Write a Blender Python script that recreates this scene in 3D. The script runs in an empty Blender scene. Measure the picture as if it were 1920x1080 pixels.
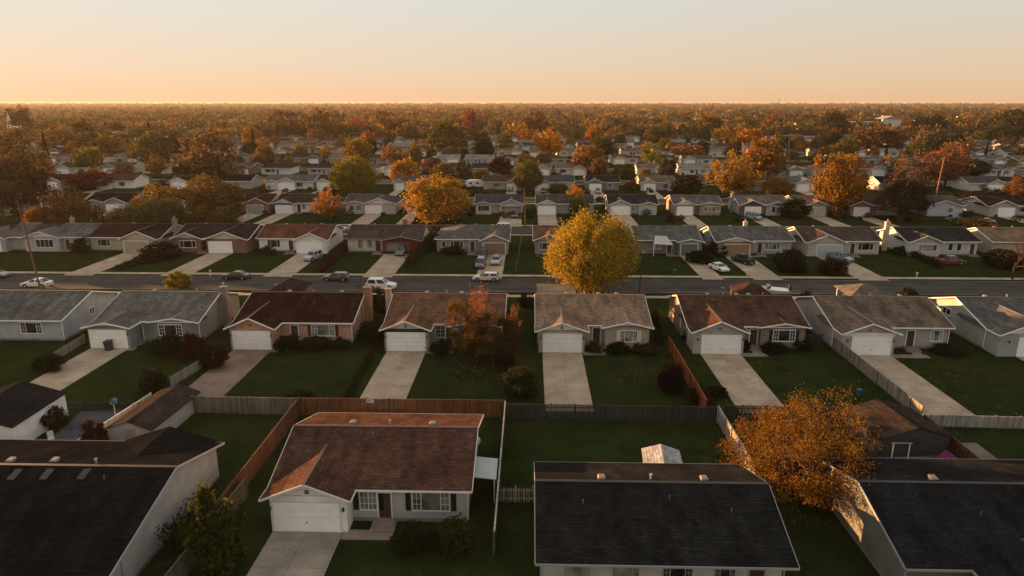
import bpy, math, random
import numpy as np
from mathutils import Vector, Matrix
R = math.radians
sc = bpy.context.scene
C = sc.collection
rnd = random.Random(7)

# ------------------------------------------------------------------ camera
CAMH, PITCH, YAW, FPX = 30.5, R(15.2), R(1.5), 1280.0
cam_d = bpy.data.cameras.new('camera'); cam = bpy.data.objects.new('camera', cam_d); C.objects.link(cam)
cam_d.sensor_width = 36.0; cam_d.lens = 36.0*FPX/1920.0; cam_d.clip_end = 30000; cam_d.clip_start = 0.5
cam.location = (0, 0, CAMH); cam.rotation_euler = (math.pi/2-PITCH, 0, YAW)
sc.camera = cam
cp, sp_, cy_, sy_ = math.cos(PITCH), math.sin(PITCH), math.cos(YAW), math.sin(YAW)

def PX(u, Y, z=0.0):
    """world X of photograph column u at world depth Y and height z"""
    k = (u-960)/FPX
    return (k*(Y*cy_*cp+(CAMH-z)*sp_)-Y*sy_)/(cy_+k*sy_*cp)

def GP(u, v, z=0.0):
    """point of the plane at height z seen at photograph pixel u, v"""
    a, b = (u-960)/FPX, (v-540)/FPX
    dz = -sp_-b*cp
    t = (CAMH-z)/(-dz)
    dep = t*(cp-b*sp_); lat = t*a
    return (lat*cy_-dep*sy_, lat*sy_+dep*cy_)

def UV(X, Y, z=0.0):
    dep = -X*sy_+Y*cy_; lat = X*cy_+Y*sy_
    zc = dep*cp+(CAMH-z)*sp_; yc = dep*sp_-(CAMH-z)*cp
    return 960+FPX*lat/zc, 540-FPX*yc/zc

def ZV(v, Y):
    """height seen at photograph row v, depth Y"""
    return CAMH-Y*math.tan(PITCH+math.atan((v-540)/FPX))

# ------------------------------------------------------------------ materials
def nt(name):
    m = bpy.data.materials.new(name); m.use_nodes = True
    t = m.node_tree
    for n in list(t.nodes):
        t.nodes.remove(n)
    o = t.nodes.new('ShaderNodeOutputMaterial')
    return m, t, o

class G:
    def __init__(s, t): s.t = t
    def n(s, typ, **kw):
        x = s.t.nodes.new(typ)
        for k, v in kw.items():
            setattr(x, k, v)
        return x
    def l(s, a, b): s.t.links.new(a, b)
    def put(s, sock, v):
        if hasattr(v, 'is_linked') or hasattr(v, 'node'): s.l(v, sock)
        else: sock.default_value = v
    def math(s, op, a, b=None, c=None):
        x = s.n('ShaderNodeMath', operation=op)
        s.put(x.inputs[0], a)
        if b is not None: s.put(x.inputs[1], b)
        if c is not None: s.put(x.inputs[2], c)
        return x.outputs[0]
    def mix(s, f, a, b, typ='MIX'):
        x = s.n('ShaderNodeMixRGB', blend_type=typ)
        s.put(x.inputs[0], f); s.put(x.inputs[1], a); s.put(x.inputs[2], b)
        return x.outputs[0]
    def noise(s, vec, scale, detail=3, rough=.55):
        x = s.n('ShaderNodeTexNoise'); x.inputs['Scale'].default_value = scale
        x.inputs['Detail'].default_value = detail; x.inputs['Roughness'].default_value = rough
        if vec is not None: s.l(vec, x.inputs['Vector'])
        return x.outputs['Fac']
    def ramp(s, f, a, b, lo=0., hi=1.):
        x = s.n('ShaderNodeMapRange'); s.put(x.inputs[0], f)
        x.inputs[1].default_value = lo; x.inputs[2].default_value = hi
        x.inputs[3].default_value = a; x.inputs[4].default_value = b
        return x.outputs[0]
    def gray(s, f):
        x = s.n('ShaderNodeCombineColor')
        for i in range(3): s.put(x.inputs[i], f)
        return x.outputs[0]

def principled(g, o, col, rough=.8, spec=.3, bump=None, bstr=.4, bdist=.02, metal=0, coat=0):
    p = g.n('ShaderNodeBsdfPrincipled')
    g.put(p.inputs['Base Color'], col)
    g.put(p.inputs['Roughness'], rough)
    p.inputs['Specular IOR Level'].default_value = spec
    p.inputs['Metallic'].default_value = metal
    p.inputs['Coat Weight'].default_value = coat
    if bump is not None:
        b = g.n('ShaderNodeBump'); b.inputs['Strength'].default_value = bstr; b.inputs['Distance'].default_value = bdist
        g.l(bump, b.inputs['Height']); g.l(b.outputs[0], p.inputs['Normal'])
    g.l(p.outputs[0], o.inputs['Surface'])
    return p

def objcol(g): return g.n('ShaderNodeObjectInfo').outputs['Color']
def objco(g): return g.n('ShaderNodeTexCoord').outputs['Object']
def rndloc(g):
    """object coordinates shifted by the object's own random number so that no two things carry the same stains"""
    oi = g.n('ShaderNodeObjectInfo'); tc = g.n('ShaderNodeTexCoord')
    a = g.n('ShaderNodeVectorMath', operation='ADD'); k = g.math('MULTIPLY', oi.outputs['Random'], 137.0)
    cb = g.n('ShaderNodeCombineXYZ'); g.l(k, cb.inputs[0]); g.l(k, cb.inputs[1])
    g.l(tc.outputs['Object'], a.inputs[0]); g.l(cb.outputs[0], a.inputs[1])
    return a.outputs[0]

def m_shingle():
    m, t, o = nt('shingle'); g = G(t)
    co = objco(g); sx = g.n('ShaderNodeSeparateXYZ'); g.l(co, sx.inputs[0])
    ge = g.n('ShaderNodeNewGeometry'); sn = g.n('ShaderNodeSeparateXYZ'); g.l(ge.outputs['True Normal'], sn.inputs[0])
    side = g.math('GREATER_THAN', g.math('ABSOLUTE', sn.outputs[0]), g.math('ABSOLUTE', sn.outputs[1]))
    a = g.n('ShaderNodeCombineXYZ'); g.l(sx.outputs[0], a.inputs[0]); g.l(sx.outputs[1], a.inputs[1])
    b = g.n('ShaderNodeCombineXYZ'); g.l(sx.outputs[1], b.inputs[0]); g.l(sx.outputs[0], b.inputs[1])
    v = g.mix(side, a.outputs[0], b.outputs[0])
    br = g.n('ShaderNodeTexBrick'); g.l(v, br.inputs['Vector'])
    br.inputs['Color1'].default_value = (.72, .72, .72, 1); br.inputs['Color2'].default_value = (1.22, 1.2, 1.18, 1)
    br.inputs['Mortar'].default_value = (.58, .57, .56, 1); br.inputs['Scale'].default_value = 1
    br.inputs['Mortar Size'].default_value = .026; br.inputs['Brick Width'].default_value = .5; br.inputs['Row Height'].default_value = .25
    br.inputs['Bias'].default_value = -.1
    rl = rndloc(g)
    big = g.ramp(g.noise(rl, .35, 4), .74, 1.2, .3, .7)
    mp = g.n('ShaderNodeMapping'); mp.inputs['Scale'].default_value = (1.1, .12, 1); g.l(rl, mp.inputs[0])
    streak = g.ramp(g.noise(mp.outputs[0], 1.0, 3), .72, 1.14, .35, .65)
    fine = g.ramp(g.noise(co, 9, 3), .8, 1.2, .3, .7)
    c = g.mix(1, objcol(g), br.outputs[0], 'MULTIPLY')
    c = g.mix(1, c, g.gray(g.math('MULTIPLY', g.math('MULTIPLY', big, streak), fine)), 'MULTIPLY')
    bp = g.math('ADD', br.outputs['Fac'], g.math('MULTIPLY', g.noise(co, 14, 2), -.6))
    principled(g, o, c, .95, .0, g.math('MULTIPLY', bp, -1.), .5, .03)
    return m

def m_siding(name='siding', lap=.2, brick=False):
    m, t, o = nt(name); g = G(t)
    co = objco(g); sx = g.n('ShaderNodeSeparateXYZ'); g.l(co, sx.inputs[0])
    rl = rndloc(g)
    stain = g.ramp(g.noise(rl, .9, 4), .84, 1.1, .3, .7)
    c = g.mix(1, objcol(g), g.gray(stain), 'MULTIPLY')
    if brick:
        s = g.math('ADD', sx.outputs[0], sx.outputs[1]); v = g.n('ShaderNodeCombineXYZ'); g.l(s, v.inputs[0]); g.l(sx.outputs[2], v.inputs[1])
        br = g.n('ShaderNodeTexBrick'); g.l(v.outputs[0], br.inputs['Vector']); br.inputs['Scale'].default_value = 1
        br.inputs['Color1'].default_value = (.75, .72, .7, 1); br.inputs['Color2'].default_value = (1.2, 1.1, 1.05, 1); br.inputs['Mortar'].default_value = (1.25, 1.3, 1.35, 1)
        br.inputs['Brick Width'].default_value = .3; br.inputs['Row Height'].default_value = .11; br.inputs['Mortar Size'].default_value = .012
        c = g.mix(1, c, br.outputs[0], 'MULTIPLY'); bp = g.math('MULTIPLY', br.outputs['Fac'], -1.)
    else:
        bp = g.math('FRACT', g.math('DIVIDE', sx.outputs[2], lap)); bp = g.math('MULTIPLY', bp, -1.)
    principled(g, o, c, .7, .25, bp, .6, .03)
    return m

def m_paint(name, rough=.55, spec=.35, var=.1, coat=0, metal=0):
    m, t, o = nt(name); g = G(t)
    rl = rndloc(g)
    c = g.mix(1, objcol(g), g.gray(g.ramp(g.noise(rl, 1.3, 4), 1-var, 1+var, .3, .7)), 'MULTIPLY')
    principled(g, o, c, rough, spec, coat=coat, metal=metal)
    return m

def m_glass():
    m, t, o = nt('window_glass'); g = G(t)
    rl = rndloc(g)
    c = g.mix(g.ramp(g.noise(rl, .8, 1), 0, 1, .35, .65), (.012, .013, .014, 1), (.05, .048, .042, 1))
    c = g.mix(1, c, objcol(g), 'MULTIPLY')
    principled(g, o, c, .08, .5)
    return m

def m_concrete():
    m, t, o = nt('concrete'); g = G(t)
    co = g.n('ShaderNodeNewGeometry').outputs['Position']
    f = g.ramp(g.noise(co, .45, 5), .72, 1.16, .3, .7)
    f2 = g.ramp(g.noise(co, 7, 4), .85, 1.12, .3, .7)
    c = g.mix(1, objcol(g), g.gray(g.math('MULTIPLY', f, f2)), 'MULTIPLY')
    c = g.mix(g.ramp(g.noise(co, .9, 3), 0, .4, .58, .7), c, (.12, .085, .055, 1))
    c = g.mix(g.ramp(g.noise(co, .55, 2, .4), 0, .25, .63, .72), c, (.07, .06, .05, 1))
    br = g.n('ShaderNodeTexBrick'); g.l(objco(g), br.inputs['Vector']); br.inputs['Scale'].default_value = 1; br.offset = 0
    br.inputs['Color1'].default_value = (.94, .94, .94, 1); br.inputs['Color2'].default_value = (1.05, 1.05, 1.05, 1); br.inputs['Mortar'].default_value = (.55, .53, .5, 1)
    br.inputs['Brick Width'].default_value = 2.5; br.inputs['Row Height'].default_value = 3.1; br.inputs['Mortar Size'].default_value = .02
    c = g.mix(1, c, br.outputs[0], 'MULTIPLY')
    principled(g, o, c, .92, .06)
    return m

def m_asphalt():
    m, t, o = nt('asphalt'); g = G(t)
    co = g.n('ShaderNodeNewGeometry').outputs['Position']
    f = g.ramp(g.noise(co, .25, 5), .75, 1.25, .3, .7)
    mp = g.n('ShaderNodeMapping'); mp.inputs['Scale'].default_value = (.03, .8, 1); g.l(co, mp.inputs[0])
    f2 = g.ramp(g.noise(mp.outputs[0], 1, 3), .8, 1.2, .35, .65)
    f3 = g.ramp(g.noise(co, 12, 2), .8, 1.2, .3, .7)
    crack = g.n('ShaderNodeTexVoronoi', feature='DISTANCE_TO_EDGE'); crack.inputs['Scale'].default_value = .22; g.l(co, crack.inputs['Vector'])
    ck = g.ramp(crack.outputs['Distance'], .6, 1., .0, .012)
    c = g.mix(1, objcol(g), g.gray(g.math('MULTIPLY', g.math('MULTIPLY', f, f2), g.math('MULTIPLY', f3, ck))), 'MULTIPLY')
    principled(g, o, c, .9, .08)
    return m

def m_grass():
    m, t, o = nt('lawn_grass'); g = G(t)
    co = g.n('ShaderNodeNewGeometry').outputs['Position']
    big = g.noise(co, .06, 4); mid = g.noise(co, .35, 5, .6); fine = g.noise(co, 5, 4, .7)
    c = g.mix(g.ramp(mid, 0, 1, .35, .68), (.0135, .0225, .0065, 1), (.026, .037, .0105, 1))
    c = g.mix(g.ramp(big, 0, .75, .55, .75), c, (.034, .033, .012, 1))
    c = g.mix(g.ramp(g.noise(co, .5, 5, .7), 0, .7, .60, .72), c, (.07, .05, .026, 1))
    c = g.mix(1, c, g.gray(g.ramp(fine, .45, 1.6, .25, .75)), 'MULTIPLY')
    principled(g, o, c, .95, .0, fine, .9, .12)
    return m

def m_wood():
    m, t, o = nt('fence_wood'); g = G(t)
    co = objco(g); sx = g.n('ShaderNodeSeparateXYZ'); g.l(co, sx.inputs[0])
    pl = g.math('FLOOR', g.math('DIVIDE', sx.outputs[0], .15))
    wn = g.n('ShaderNodeTexWhiteNoise', noise_dimensions='1D'); g.l(pl, wn.inputs['W'])
    mp = g.n('ShaderNodeMapping'); mp.inputs['Scale'].default_value = (9, 9, .6); g.l(co, mp.inputs[0])
    f = g.ramp(g.noise(mp.outputs[0], 1, 4), .7, 1.25, .3, .7)
    big = g.ramp(g.noise(co, .3, 3), .7, 1.2, .3, .7)
    c = g.mix(1, objcol(g), g.gray(g.math('MULTIPLY', g.math('MULTIPLY', f, big), g.ramp(wn.outputs[0], .7, 1.25))), 'MULTIPLY')
    principled(g, o, c, .85, .2)
    return m

def m_bark():
    m, t, o = nt('bark'); g = G(t)
    co = objco(g); mp = g.n('ShaderNodeMapping'); mp.inputs['Scale'].default_value = (5, 5, 1.2); g.l(co, mp.inputs[0])
    f = g.noise(mp.outputs[0], 1.5, 5)
    c = g.mix(1, objcol(g), g.gray(g.ramp(f, .5, 1.4, .3, .7)), 'MULTIPLY')
    principled(g, o, c, .9, .1, f, .6, .05)
    return m

def m_leaf(name='leaf', attr=False):
    m, t, o = nt(name); g = G(t)
    rn = g.n('ShaderNodeNewGeometry').outputs['Random Per Island']
    if attr:
        at = g.n('ShaderNodeAttribute'); at.attribute_name = 'tint'; base = at.outputs['Color']
    else:
        base = objcol(g)
    wn = g.n('ShaderNodeTexWhiteNoise', noise_dimensions='1D'); g.l(g.math('MULTIPLY', rn, 91.7), wn.inputs['W'])
    hs = g.n('ShaderNodeHueSaturation')
    g.l(base, hs.inputs['Color'])
    g.l(g.ramp(wn.outputs[0], .468, .535), hs.inputs['Hue'])
    g.l(g.ramp(rn, .45, 1.6), hs.inputs['Value'])
    hs.inputs['Saturation'].default_value = 1.0
    d = g.n('ShaderNodeBsdfDiffuse'); tr = g.n('ShaderNodeBsdfTranslucent')
    g.l(hs.outputs[0], d.inputs[0]); g.l(hs.outputs[0], tr.inputs[0])
    mx = g.n('ShaderNodeMixShader'); mx.inputs[0].default_value = .3
    g.l(d.outputs[0], mx.inputs[1]); g.l(tr.outputs[0], mx.inputs[2]); g.l(mx.outputs[0], o.inputs['Surface'])
    return m

M = dict(shingle=m_shingle(), siding=m_siding(), brick=m_siding('brick', brick=True), paint=m_paint('paint'),
         trim=m_paint('trim_paint', .5, .35, .06), glass=m_glass(), concrete=m_concrete(), asphalt=m_asphalt(), grass=m_grass(),
         wood=m_wood(), bark=m_bark(), leaf=m_leaf(), leaf_far=m_leaf('leaf_far', True), metal=m_paint('metal', .35, .5, .08),
         car=m_paint('car_paint', .3, .5, .03, coat=.6), rubber=m_paint('rubber', .85, .2, .1), lamp=m_paint('lamp_lens', .15, .5, .02))

WHITE = (.8, .79, .75)
# ------------------------------------------------------------------ mesh helpers
class MB:
    def __init__(s): s.v = []; s.f = []
    def quad(s, *p):
        i = len(s.v); s.v += [tuple(q) for q in p]; s.f.append(tuple(range(i, i+len(p))))
    def box(s, x0, x1, y0, y1, z0, z1):
        i = len(s.v)
        s.v += [(x0,y0,z0),(x1,y0,z0),(x1,y1,z0),(x0,y1,z0),(x0,y0,z1),(x1,y0,z1),(x1,y1,z1),(x0,y1,z1)]
        s.f += [tuple(i+k for k in q) for q in ((0,3,2,1),(4,5,6,7),(0,1,5,4),(1,2,6,5),(2,3,7,6),(3,0,4,7))]
    def prism(s, poly, off):
        """a flat polygon pushed along the vector off"""
        n = len(poly); i = len(s.v)
        s.v += [tuple(p) for p in poly]+[tuple(a+b for a, b in zip(p, off)) for p in poly]
        s.f += [tuple(range(i+n-1, i-1, -1)), tuple(range(i+n, i+2*n))]
        s.f += [(i+k, i+(k+1) % n, i+n+(k+1) % n, i+n+k) for k in range(n)]
    def bar(s, a, b, w, h, up=(0,0,1)):
        a, b = Vector(a), Vector(b); d = (b-a).normalized(); u = Vector(up)
        sd = d.cross(u)
        if sd.length < 1e-4: sd = Vector((1,0,0))
        sd.normalize(); u = sd.cross(d).normalized(); sd *= w/2; u *= h/2
        i = len(s.v)
        for p in (a, b):
            s.v += [tuple(p+q) for q in (-sd-u, sd-u, sd+u, -sd+u)]
        s.f += [tuple(i+k for k in q) for q in ((3,2,1,0),(4,5,6,7),(0,1,5,4),(1,2,6,5),(2,3,7,6),(3,0,4,7))]
    def tube(s, pts, rad, n=6, cap=True):
        pts = [Vector(p) for p in pts]; i0 = len(s.v); m = len(pts)
        for k, p in enumerate(pts):
            d = (pts[min(k+1, m-1)]-pts[max(k-1, 0)]).normalized()
            a = d.cross(Vector((.3, .9, .1)) if abs(d.z) > .9 else Vector((0, 0, 1))).normalized(); b = d.cross(a)
            for j in range(n):
                t = 2*math.pi*j/n; s.v.append(tuple(p+(a*math.cos(t)+b*math.sin(t))*rad[k]))
        for k in range(m-1):
            for j in range(n):
                s.f.append((i0+k*n+j, i0+k*n+(j+1) % n, i0+(k+1)*n+(j+1) % n, i0+(k+1)*n+j))
        if cap:
            s.f.append(tuple(i0+j for j in range(n))[::-1]); s.f.append(tuple(i0+(m-1)*n+j for j in range(n)))
    def lathe(s, prof, n=12, c=(0,0,0), axis='z'):
        i0 = len(s.v)
        for r, h in prof:
            for j in range(n):
                t = 2*math.pi*j/n; a, b = r*math.cos(t), r*math.sin(t)
                s.v.append((c[0]+a, c[1]+b, c[2]+h) if axis == 'z' else (c[0]+a, c[1]+h, c[2]+b))
        for k in range(len(prof)-1):
            for j in range(n):
                s.f.append((i0+k*n+j, i0+k*n+(j+1) % n, i0+(k+1)*n+(j+1) % n, i0+(k+1)*n+j))
    def mesh(s, name, mat, smooth=False):
        me = bpy.data.meshes.new(name); me.from_pydata(s.v, [], s.f); me.materials.append(mat)
        if smooth: me.polygons.foreach_set('use_smooth', [True]*len(me.polygons))
        me.update(); return me
    def build(s, name, mat, parent=None, col=None, smooth=False, loc=None, rz=0):
        o = bpy.data.objects.new(name, s.mesh(name, mat, smooth)); C.objects.link(o)
        if parent: o.parent = parent
        if col: o.color = (*col[:3], 1)
        if loc: o.location = loc
        if rz: o.rotation_euler.z = rz
        return o

def thing(name, label, cat, loc=(0,0,0), rz=0, group=None):
    o = bpy.data.objects.new(name, None); C.objects.link(o); o.location = loc; o.rotation_euler.z = rz
    o.empty_display_size = .3
    o['label'] = label; o['category'] = cat
    if group: o['group'] = group
    return o
def tag(o, label, cat, group=None):
    o['label'] = label; o['category'] = cat
    if group: o['group'] = group
    return o
def struct(o): o['kind'] = 'structure'; return o
def copy_tree(o, parent=None):
    c = o.copy(); C.objects.link(c)
    if parent: c.parent = parent
    for ch in list(KIDS.get(o.name, o.children)): copy_tree(ch, c)
    return c
KIDS = {}
_ONES = 'zeroth first second third fourth fifth sixth seventh eighth ninth tenth eleventh twelfth thirteenth fourteenth fifteenth sixteenth seventeenth eighteenth nineteenth'.split()
def ordinal(n):
    if n < 20: return _ONES[n]
    tn = {2: 'twent', 3: 'thirt', 4: 'fort', 5: 'fift', 6: 'sixt', 7: 'sevent', 8: 'eight', 9: 'ninet'}[n//10]
    return tn+'ieth' if n % 10 == 0 else tn+'y-'+_ONES[n % 10]
# ------------------------------------------------------------------ houses
def roof_shell(polys, th=.16):
    """slopes with thickness: top, underside and the edges round the outside"""
    mb = MB(); key = {}; edges = {}
    def vid(p):
        k = tuple(round(c, 3) for c in p)
        if k not in key: key[k] = len(mb.v); mb.v.append(tuple(p))
        return key[k]
    tops = [[vid(p) for p in poly] for poly in polys]
    n = len(mb.v); mb.v += [(x, y, z-th) for x, y, z in mb.v]
    for t in tops:
        mb.f.append(tuple(t)); mb.f.append(tuple(i+n for i in reversed(t)))
        for a, b in zip(t, t[1:]+t[:1]): edges[(a, b)] = 1
    for a, b in edges:
        if (b, a) not in edges: mb.f.append((b, a, a+n, b+n))
    return mb

def window(parent, at, w, h, rz=0, n=3, trim=WHITE, shutter=None, wide_mid=True, side_grid=False, name='window'):
    """a framed window standing slightly proud of its wall; faces -y before the turn rz"""
    f = MB(); t = .07
    f.box(-w/2-t, w/2+t, -.07, 0, -h/2-t*1.5, -h/2); f.box(-w/2-t, w/2+t, -.07, 0, h/2, h/2+t*1.4)
    f.box(-w/2-t, -w/2, -.065, 0, -h/2, h/2); f.box(w/2, w/2+t, -.065, 0, -h/2, h/2)
    if n == 3 and wide_mid: cuts = [-w*.27, w*.27]
    else: cuts = [-w/2+w*k/n for k in range(1, n)]
    for c in cuts: f.box(c-.03, c+.03, -.06, 0, -h/2, h/2)
    if side_grid:
        for a, b in ((-w/2, cuts[0]-.03), (cuts[-1]+.03, w/2)):
            for zz in (-h/6, h/6): f.box(a, b, -.045, -.025, zz-.015, zz+.015)
            f.box((a+b)/2-.015, (a+b)/2+.015, -.047, -.024, -h/2, h/2)
    o = f.build(name, M['trim'], parent, trim, loc=at, rz=rz)
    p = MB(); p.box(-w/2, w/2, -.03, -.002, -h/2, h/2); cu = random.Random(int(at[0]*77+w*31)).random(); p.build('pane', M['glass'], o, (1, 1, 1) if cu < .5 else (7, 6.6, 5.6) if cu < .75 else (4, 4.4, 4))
    if shutter:
        for s in (-1, 1):
            q = MB(); c = s*(w/2+t+.27); q.box(c-.2, c+.2, -.05, 0, -h/2-.05, h/2+.05)
            for k in range(7): q.box(c-.15, c+.15, -.062, -.045, -h/2+h*(k+.2)/7, -h/2+h*(k+.75)/7)
            q.build('shutter', M['paint'], o, shutter)
    return o

def house(label, X0, X1, yf, dep=12.9, eave=3.0, pitch=.3, oh=.6, ohf=None, gar=None, bay=None, roof=(.1,.1,.1), wall=(.3,.3,.28),
          trim=WHITE, gable=None, door=(.82,.81,.78), hipl=False, hipr=False, chim=(), wins=(), entry=None, vents=0, wallmat='siding',
          lod=0, open_gar=False, band=None, cat='house', group=None, gpitch=.42, bpitch=.24, gwall=None, side=None, name='bungalow', lamps=True,
          garmat=None, seed=0, rear=None, casing=None, doorcol=(.05,.03,.025)):
    """X0, X1: the outer walls; yf: the front wall; gar = (x0, x1, projection, door x0, door x1); bay = (x0, x1, projection), all in metres of the world"""
    rr = random.Random(seed*31+int(X0*10))
    T = thing(name, label, cat, (X0, yf, 0), group=group)
    W = X1-X0; ohx = .45; th = .16
    zt = lambda y: eave+(y+oh)*pitch
    yr = dep/2; zr = zt(yr); yb = dep+oh; hw = yr+oh
    xa, xb = -ohx, W+ohx
    la, lb = (xa+hw if hipl else xa), (xb-hw if hipr else xb)
    ohf = ohf or oh; fe, be = (lambda x: (x, -ohf, eave-(ohf-oh)*pitch)), (lambda x: (x, yb, eave))
    pol = [[fe(xa), fe(xb), (lb, yr, zr), (la, yr, zr)], [be(xb), be(xa), (la, yr, zr), (lb, yr, zr)]]
    if hipl: pol.append([be(xa), fe(xa), (la, yr, zr)])
    if hipr: pol.append([fe(xb), be(xb), (lb, yr, zr)])
    rt = roof_shell(pol, th)
    fas = MB()
    up = .06
    def edge(a, b, out=(0, 0), hgt=.16):
        fas.bar((a[0]+out[0], a[1]+out[1], a[2]-.09), (b[0]+out[0], b[1]+out[1], b[2]-.09), .05, hgt)
    o_ = .028
    edge(fe(xa), fe(xb), (0, -o_)); edge(be(xa), be(xb), (0, o_))
    if hipl: edge(fe(xa), be(xa), (-o_, 0))
    else: edge(fe(xa), (xa, yr, zr), (-o_, 0)); edge((xa, yr, zr), be(xa), (-o_, 0))
    if hipr: edge(fe(xb), be(xb), (o_, 0))
    else: edge(fe(xb), (xb, yr, zr), (o_, 0)); edge((xb, yr, zr), be(xb), (o_, 0))
    fronts = []
    for spec, gp, isg in ((gar, gpitch, True), (bay, bpitch, False)):
        if not spec: continue
        g0, g1, pr = spec[0]-X0, spec[1]-X0, spec[2]
        gh = ohx+.035 if isg else ohx+.03
        c, h = (g0+g1)/2, (g1-g0)/2+gh; ez = eave-.02 if isg else eave+.03; zg = ez+h*gp
        zg = min(zg, zr-.15); y1 = (zg-eave)/pitch-oh+.35; y0 = -pr-oh
        w0, w1 = c-h, c+h
        p2 = [[(w0, y0, ez), (c, y0, zg), (c, y1, zg), (w0, y1, ez)], [(c, y0, zg), (w1, y0, ez), (w1, y1, ez), (c, y1, zg)]]
        r2 = roof_shell([list(reversed(q)) for q in p2], th)
        k = len(rt.v); rt.v += r2.v; rt.f += [tuple(i+k for i in q) for q in r2.f]
        edge((w0, y0, ez), (c, y0, zg), (0, -o_)); edge((c, y0, zg), (w1, y0, ez), (0, -o_))
        ys = -oh-.05
        edge((w0, y0, ez), (w0, ys, ez), (-o_, 0)); edge((w1, y0, ez), (w1, ys, ez), (o_, 0))
        fronts.append((isg, g0, g1, pr, c, h, ez, zg, (zg-ez)/h))
    if rear:   # a gable wing on the back slope
        g0, g1, ext = rear[0]-X0, rear[1]-X0, rear[2]
        c, h = (g0+g1)/2, (g1-g0)/2; zg = eave+h*rear[3]; y0 = yb-((zg-eave)/pitch)-.3; y1 = yb+ext
        r2 = roof_shell([[(g0, y0, eave+.01), (g0, y1, eave+.01), (c, y1, zg), (c, y0, zg)][::-1], [(c, y0, zg), (c, y1, zg), (g1, y1, eave+.01), (g1, y0, eave+.01)][::-1]], th)
        k = len(rt.v); rt.v += r2.v; rt.f += [tuple(i+k for i in q) for q in r2.f]
    RO = rt.build('roof', M['shingle'], T, roof)
    fas.build('fascia', M['trim'], T, trim)
    if lod < 2:
        q = MB(); q.bar((la, yr, zr+.0), (lb, yr, zr+.0), .3, .06)
        for _, _, _, pr, c, h, ez, zg, _ in fronts: q.bar((c, -pr-oh, zg), (c, (zg-eave)/pitch-oh, zg), .26, .06)
        if hipl: q.bar(fe(xa), (la, yr, zr), .26, .06); q.bar(be(xa), (la, yr, zr), .26, .06)
        if hipr: q.bar(fe(xb), (lb, yr, zr), .26, .06); q.bar(be(xb), (lb, yr, zr), .26, .06)
        q.build('ridge_cap', M['paint'], RO, tuple(v*.9 for v in roof))
    # walls
    mb = MB(); d = th+.01
    if hipl or hipr:
        mb.box(0, W, 0, dep, 0, eave+oh*pitch-d)
        for hp, x in ((hipl, W), (hipr, 0)):
            if not hp: pass
        if not hipl: mb.prism([(0, 0, eave+oh*pitch-d), (0, yr, zr-d), (0, dep, eave+oh*pitch-d)], (.12, 0, 0))
        if not hipr: mb.prism([(W, 0, eave+oh*pitch-d), (W, yr, zr-d), (W, dep, eave+oh*pitch-d)], (-.12, 0, 0))
    else:
        mb.prism([(0, 0, 0), (0, 0, zt(0)-d), (0, yr, zr-d), (0, dep, zt(0)-d), (0, dep, 0)], (W, 0, 0))
    mb.build('wall', M[wallmat], T, wall)
    base = MB(); base.box(-.03, W+.03, -.03, dep+.03, -.2, .28); base.build('foundation', M['concrete'], T, (.2, .19, .17))
    for isg, g0, g1, pr, c, h, ez, zg, gp in fronts:
        top = lambda x: zg-abs(x-c)*gp-d
        prof = [(g0, -pr, 0), (g1, -pr, 0), (g1, -pr, top(g1)), (c, -pr, zg-d), (g0, -pr, top(g0))]
        gm = MB()
        if isg and open_gar:
            dx0, dx1 = gar[3]-X0, gar[4]-X0
            gm.prism([(g0, -pr, 0), (dx0, -pr, 0), (dx0, -pr, top(dx0)), (g0, -pr, top(g0))], (0, .15, 0))
            gm.prism([(dx1, -pr, 0), (g1, -pr, 0), (g1, -pr, top(g1)), (dx1, -pr, top(dx1))], (0, .15, 0))
            gm.prism([(dx0, -pr, 2.5), (dx1, -pr, 2.5), (dx1, -pr, top(dx1)), (c, -pr, zg-d), (dx0, -pr, top(dx0))], (0, .15, 0))
            gm.box(g0, g0+.15, -pr+.15, -.01, 0, top(g0)); gm.box(g1-.15, g1, -pr+.15, -.01, 0, top(g1))
        else:
            gm.prism(prof, (0, pr-.005, 0))
        gm.build('garage_wall' if isg else 'bay_wall', M[garmat or wallmat] if isg else M[wallmat], T, (gwall or wall) if isg else wall)
        if gable and lod < 2 and not (not isg and bpitch < .1):
            gz = ez+.05
            q = MB(); q.prism([(g0, -pr-.005, gz), (g1, -pr-.005, gz), (g1, -pr-.005, top(g1)), (c, -pr-.005, zg-d), (g0, -pr-.005, top(g0))], (0, -.035, 0))
            q.build('gable', M['siding'], T, gable)
        if isg:
            dx0, dx1 = gar[3]-X0, gar[4]-X0; dh = 2.42
            if band:
                q = MB(); q.box(g0, g1, -pr-.03, -pr-.004, 2.5, ez+.05); q.build('garage_header', M['siding'], T, band)
            if not open_gar:
                q = MB()
                for k in range(4 if lod < 2 else 1):
                    n4 = 4 if lod < 2 else 1
                    q.box(dx0, dx1, -pr-.03, -pr-.003, dh*k/n4+(.012 if k else .02), dh*(k+1)/n4-.012)
                if lod == 0:
                    for k in range(4):
                        for j in range(8):
                            a = dx0+(dx1-dx0)*(j+.14)/8; b = dx0+(dx1-dx0)*(j+.86)/8
                            q.box(a, b, -pr-.042, -pr-.028, dh*k/4+.1, dh*(k+1)/4-.1)
                D = q.build('garage_door', M['trim'], T, door)
                if lod == 0:
                    q = MB(); xm = (dx0+dx1)/2; q.box(xm-.06, xm+.06, -pr-.1, -pr-.03, .78, .84); q.build('handle', M['metal'], D, (.08, .08, .08))
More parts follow.
